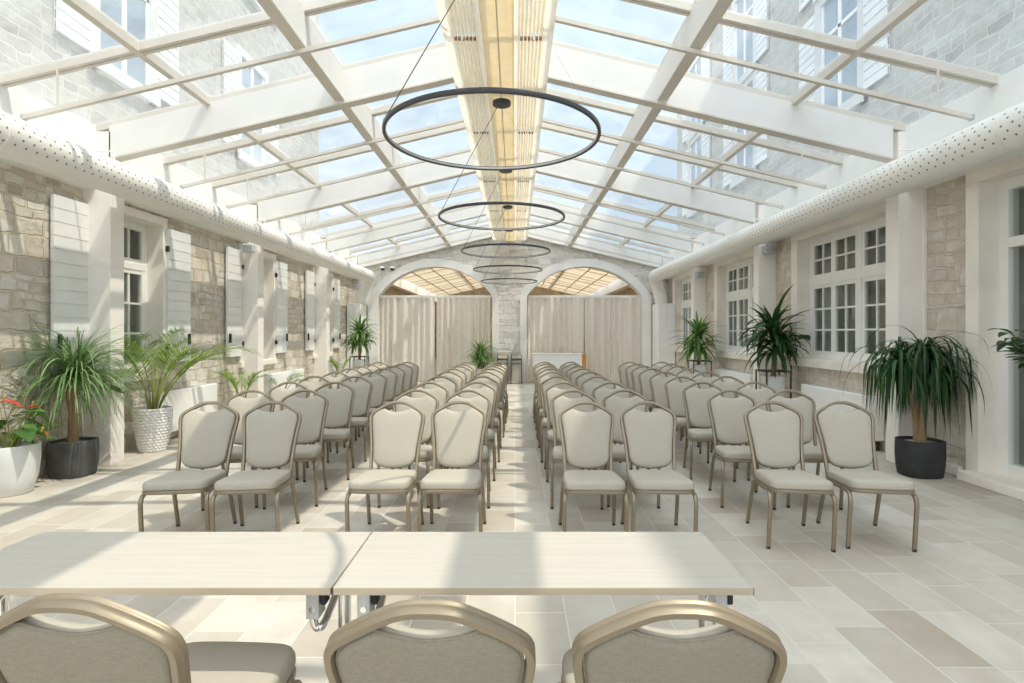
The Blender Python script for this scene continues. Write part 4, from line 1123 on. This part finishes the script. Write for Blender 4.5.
# 4 yuccas on tall black wire stands
def stand(loc, label, w=0.39, h=0.885):
    root = empty('plant_stand', loc); tag(root, label, 'plant stand', 'black wire plant stands'); a = w / 2; t = 0.011
    for sx in (-1, 1):
        for sy in (-1, 1): MB().box(sx * a - t, sx * a + t, sy * a - t, sy * a + t, 0, h).build('leg', M['black'], root)
    for z, nm in ((h - t, 'top_frame'), (0.42, 'shelf_frame')):
        f = MB()
        for s in (-1, 1):
            f.box(-a, a, s * a - t, s * a + t, z - t, z + t); f.box(s * a - t, s * a + t, -a, a, z - t, z + t)
        if nm == 'shelf_frame':
            for q in (-0.08, 0.08): f.box(-a, a, q - t, q + t, z - t, z + t)
        f.build(nm, M['black'], root)
def yucca(loc, label, seed, n=150, L=(0.45, 0.75), w=0.045, crown=0.42, mat='leaf_dark', drop=(30, 130), pot=True, zpot=0.433, sq_r=0.155, elr=(-35, 85), nt=1, H=0.36):
    r = random.Random(seed); root = empty('yucca_plant', (loc[0], loc[1], zpot)); tag(root, label, 'potted plant')
    mb = MB(); mb.lathe([(0.94, 0), (0.96, 0.01), (1.0, H), (0.93, H), (0.92, H - 0.05)], 40, sq=6); mb.v = [(x * sq_r, y * sq_r, z) for x, y, z in mb.v]
    mb.build('pot', M['potwhite'], root, smooth=True, sharp=40)
    s = MB(); s.lathe([(0.92 * sq_r, H - 0.05), (0.02, H - 0.04)], 24, sq=6); s.build('soil', M['soil'], root)
    top = H + crown
    trunk(root, [(0, 0, H - 0.06), (0.015, 0.0, H + crown * 0.4), (0.0, 0.01, top)], 0.042, 0.034)
    lf = MB()
    for i in range(n):
        az = r.uniform(0, 6.28); el = r.uniform(*elr); k = r.uniform(-0.22, 0.24)
        if k < -0.05: el = min(el, 35)
        strap(lf, (0.03 * math.cos(az), 0.03 * math.sin(az), top + k), az, el, r.uniform(*L), w * r.uniform(0.75, 1.1), r.uniform(*drop) * (0.55 + 0.45 * (90 - abs(el)) / 90), r, 7, 1.3)
    settle(lf, (loc[0], loc[1], zpot)); lf.build('foliage', M[mat], root, smooth=True, sharp=180)
stand((4.27, 9.10, 0), 'black wire plant stand before the second right pillar')
yucca((4.27, 9.10), 'large yucca in a white square planter by the second right pillar', 31, 130, (0.44, 0.76), 0.082, 0.60, drop=(40, 165), elr=(-35, 85))
stand((4.16, 12.4, 0), 'black wire plant stand nearer the right far corner')
yucca((4.13, 12.4), 'spiky bright yucca in a white planter toward the right far corner', 37, 130, (0.42, 0.74), 0.075, 0.50, 'leaf_mid', drop=(25, 130))
stand((-4.13, 14.6, 0), 'black wire plant stand beside the left far cabinet')
yucca((-4.13, 14.6), 'bright green yucca in a white planter beside the left duct elbow', 41, 150, (0.35, 0.62), 0.070, 0.60, 'leaf_mid', drop=(60, 160))
yucca((-1.0, 16.25), 'fine-leaved dracaena before the left arch curtain by the stone pier', 43, 280, (0.38, 0.66), 0.036, 0.30, 'leaf_mid', drop=(60, 150), zpot=0.0, sq_r=0.16, H=0.45)

# 5 broad-leaved plant at the right edge of the view
def broad(loc, label):
    r = random.Random(51); root = empty('leafy_plant', loc); tag(root, label, 'potted plant')
    ph = plain_pot(0.36, 0.15, 0.19)(root); st = MB(); lf = MB()
    for k in range(7):
        az = r.uniform(0, 6.28) if k > 2 else math.pi + (k - 1) * 0.5
        p = cr_path([(0, 0, ph - 0.05), (0.06 * math.cos(az), 0.06 * math.sin(az), 0.8), (0.22 * math.cos(az), 0.22 * math.sin(az), 1.15), (0.42 * math.cos(az), 0.42 * math.sin(az), 1.42 + 0.08 * (k % 3))], 6)
        st.tube(p, circ(0.008, 6), ref=(1, 0, 0))
        for i in range(6, len(p)):
            for q in range(2):
                a = az + r.uniform(-1.8, 1.8)
                strap(lf, p[i], a, r.uniform(0, 40), r.uniform(0.14, 0.22), 0.085, r.uniform(30, 90), r, 6, 1.0)
    settle(lf, loc); st.build('stems', M['trunk'], root, smooth=True); lf.build('foliage', M['leaf_dark'], root, smooth=True, sharp=180)
broad((4.485, 4.35, 0), 'broad-leaved green plant at the glazed door, cut by the picture edge')

# ------------------------------------------------------------------ the next room beyond the arches
struct(MB().box(XL - 0.4, XL, YW + 0.32, 33.4, 0, 3.35).build('wall_next_left', M['stone_tan_side']))
struct(MB().box(XR, XR + 0.4, YW + 0.32, 33.4, 0, 3.35).build('wall_next_right', M['stone_tan_side']))
struct(MB().box(XL - 0.4, -4.66, YW + 0.32, 33.4, 3.35, 3.95).build('trim_5', M['white']))
struct(MB().box(4.36, XR + 0.4, YW + 0.32, 33.4, 3.35, 3.95).build('trim_6', M['white']))
nw = MB()
nw.add([(XL, 33.0, 0), (XR, 33.0, 0), (XR, 33.0, 3.8), (XC, 33.0, 4.95), (XL, 33.0, 3.8), (XL, 33.4, 0), (XR, 33.4, 0), (XR, 33.4, 3.8), (XC, 33.4, 4.95), (XL, 33.4, 3.8)],
       [(0, 1, 2, 3, 4), (5, 9, 8, 7, 6), (0, 5, 6, 1), (1, 6, 7, 2), (2, 7, 8, 3), (3, 8, 9, 4), (4, 9, 5, 0)])
struct(nw.build('wall_next_far', M['stone_tan']))
for side in (-1, 1):
    root = empty('ceiling_shade', (XC + side * 2.2, 17.1, 4.2))
    tag(root, 'straw fabric ceiling shade seen through the %s arch' % ('left' if side < 0 else 'right'), 'ceiling shade', 'fabric ceiling in the next room')
    inv = Matrix.Translation((-root.location.x, -root.location.y, -root.location.z))
    mb = MB(); vs = []; n = 180; y0, y1 = 17.1, 33.0
    for i in range(n + 1):
        y = y0 + (y1 - y0) * i / n; sag = 0.035 * abs(math.sin(math.pi * i / 6))
        for d in (0.15, 1.5, 2.9, 4.32): vs.append((XC + side * d, y, 4.66 - 0.225 * d - sag))
    mb.add(vs, [(4 * i + j, 4 * i + j + 1, 4 * i + 4 + j + 1, 4 * i + 4 + j) for i in range(n) for j in range(3)])
    o = mb.build('fabric', M['awning'], root, smooth=True); o.matrix_parent_inverse = inv
    for k in range(5):
        y = 18.6 + 3.6 * k; bb = MB(); P = []
        for d in (0.1, 4.5):
            for yy in (y, y + 0.12):
                for oo in (0.0, 0.22): P.append((XC + side * d, yy, 4.66 - 0.225 * d + oo + 0.01))
        bb.hexa(P); o = bb.build('support_beam', M['beam'], root); o.matrix_parent_inverse = inv
    for k in range(1, 17):
        y = 17.1 + 0.93 * k
        if k % 4 == 2: continue
        bb = MB(); P = []
        for d in (0.12, 4.32):
            for yy in (y, y + 0.035):
                for oo in (-0.05, -0.03): P.append((XC + side * d, yy, 4.66 - 0.225 * d + oo))
        o = bb.hexa(P).build('batten', M['awning'], root); o.matrix_parent_inverse = inv
    for dd in (0.95, 1.7, 3.0, 3.7):
        P = []
        for d in (dd, dd + 0.035):
            for yy in (y0, y1):
                for oo in (-0.05, -0.03): P.append((XC + side * d, yy, 4.66 - 0.225 * d + oo))
        o = MB().hexa(P).build('batten', M['awning'], root); o.matrix_parent_inverse = inv
    P = []
    for d in (2.2, 2.3):
        for yy in (y0, y1):
            for oo in (0.01, 0.2): P.append((XC + side * d, yy, 4.66 - 0.225 * d + oo))
    o = MB().hexa(P).build('support_beam', M['beam'], root); o.matrix_parent_inverse = inv

# ------------------------------------------------------------------ stone buildings outside, over both side walls
def building(side, xf, ztop, y0, y1, label, wins):
    root = empty('building', (xf, (y0 + y1) / 2, 0)); tag(root, label, 'building')
    inv = Matrix.Translation((-root.location.x, -root.location.y, 0))
    def part(mb, nm, mat, p=root, sm=False):
        o = mb.build(nm, mat, p, smooth=sm)
        if p is root: o.matrix_parent_inverse = inv
        return o
    x0, x1 = sorted((xf, xf + side * 3.0))
    part(MB().box(x0, x1, y0, y1, 0.0, ztop), 'facade', M['stone_out'])
    c0, c1 = sorted((xf - side * 0.18, xf + side * 3.0)); part(MB().box(c0, c1, y0 - 0.1, y1 + 0.1, ztop, ztop + 0.16), 'cornice', M['outplaster'])
    f = -side
    for (yc, zc, w, h) in wins:
        def bx(mb, a, b, p, q, z0, z1):
            u, v = sorted((xf + f * a, xf + f * b)); mb.box(u, v, p, q, z0, z1)
        sr = MB(); t = 0.16
        bx(sr, -0.02, 0.06, yc - w / 2 - t, yc - w / 2, zc - h / 2 - t, zc + h / 2 + t); bx(sr, -0.02, 0.06, yc + w / 2, yc + w / 2 + t, zc - h / 2 - t, zc + h / 2 + t)
        bx(sr, -0.02, 0.06, yc - w / 2, yc + w / 2, zc + h / 2, zc + h / 2 + t); bx(sr, -0.02, 0.10, yc - w / 2 - t, yc + w / 2 + t, zc - h / 2 - t, zc - h / 2)
        wo = part(sr, 'window', M['outplaster'])
        gb = MB(); bx(gb, -0.01, 0.012, yc - w / 2, yc + w / 2, zc - h / 2, zc + h / 2); gb.build('pane', M['outglass'], wo)
        mu = MB(); bx(mu, 0.0, 0.03, yc - 0.04, yc + 0.04, zc - h / 2, zc + h / 2); bx(mu, 0.0, 0.03, yc - w / 2, yc + w / 2, zc + h * 0.18, zc + h * 0.18 + 0.06)
        bx(mu, 0.0, 0.03, yc - w / 2, yc - w / 2 + 0.05, zc - h / 2, zc + h / 2); bx(mu, 0.0, 0.03, yc + w / 2 - 0.05, yc + w / 2, zc - h / 2, zc + h / 2)
        mu.build('glazing_bars', M['white'], wo)
        for s in (-1, 1):
            sh = MB(); a = yc + s * (w / 2 + t); b = a + s * w * 0.5
            p, q = sorted((a, b)); nn = 14
            for i in range(nn):
                bx(sh, 0.03, 0.07, p, q, zc - h / 2 + i * h / nn, zc - h / 2 + (i + 0.8) * h / nn)
            bx(sh, 0.02, 0.045, p, q, zc - h / 2, zc + h / 2)
            part(sh, 'shutter', M['shutter'])
building(-1, -5.42, 11.4, -2.0, 15.2, 'tall pale stone building over the glass roof, shuttered wall side', [(y, z, 1.0, 1.9) for y in (0.2, 3.9, 7.6, 11.3) for z in (6.0, 9.4)])
building(1, 5.16, 9.78, -6.0, 17.5, 'shaded stone building over the glass roof, casement window side', [(y, z, 1.0, 1.9) for y in (1.6, 8.7, 12.3, 15.6) for z in (6.0, 8.2)])
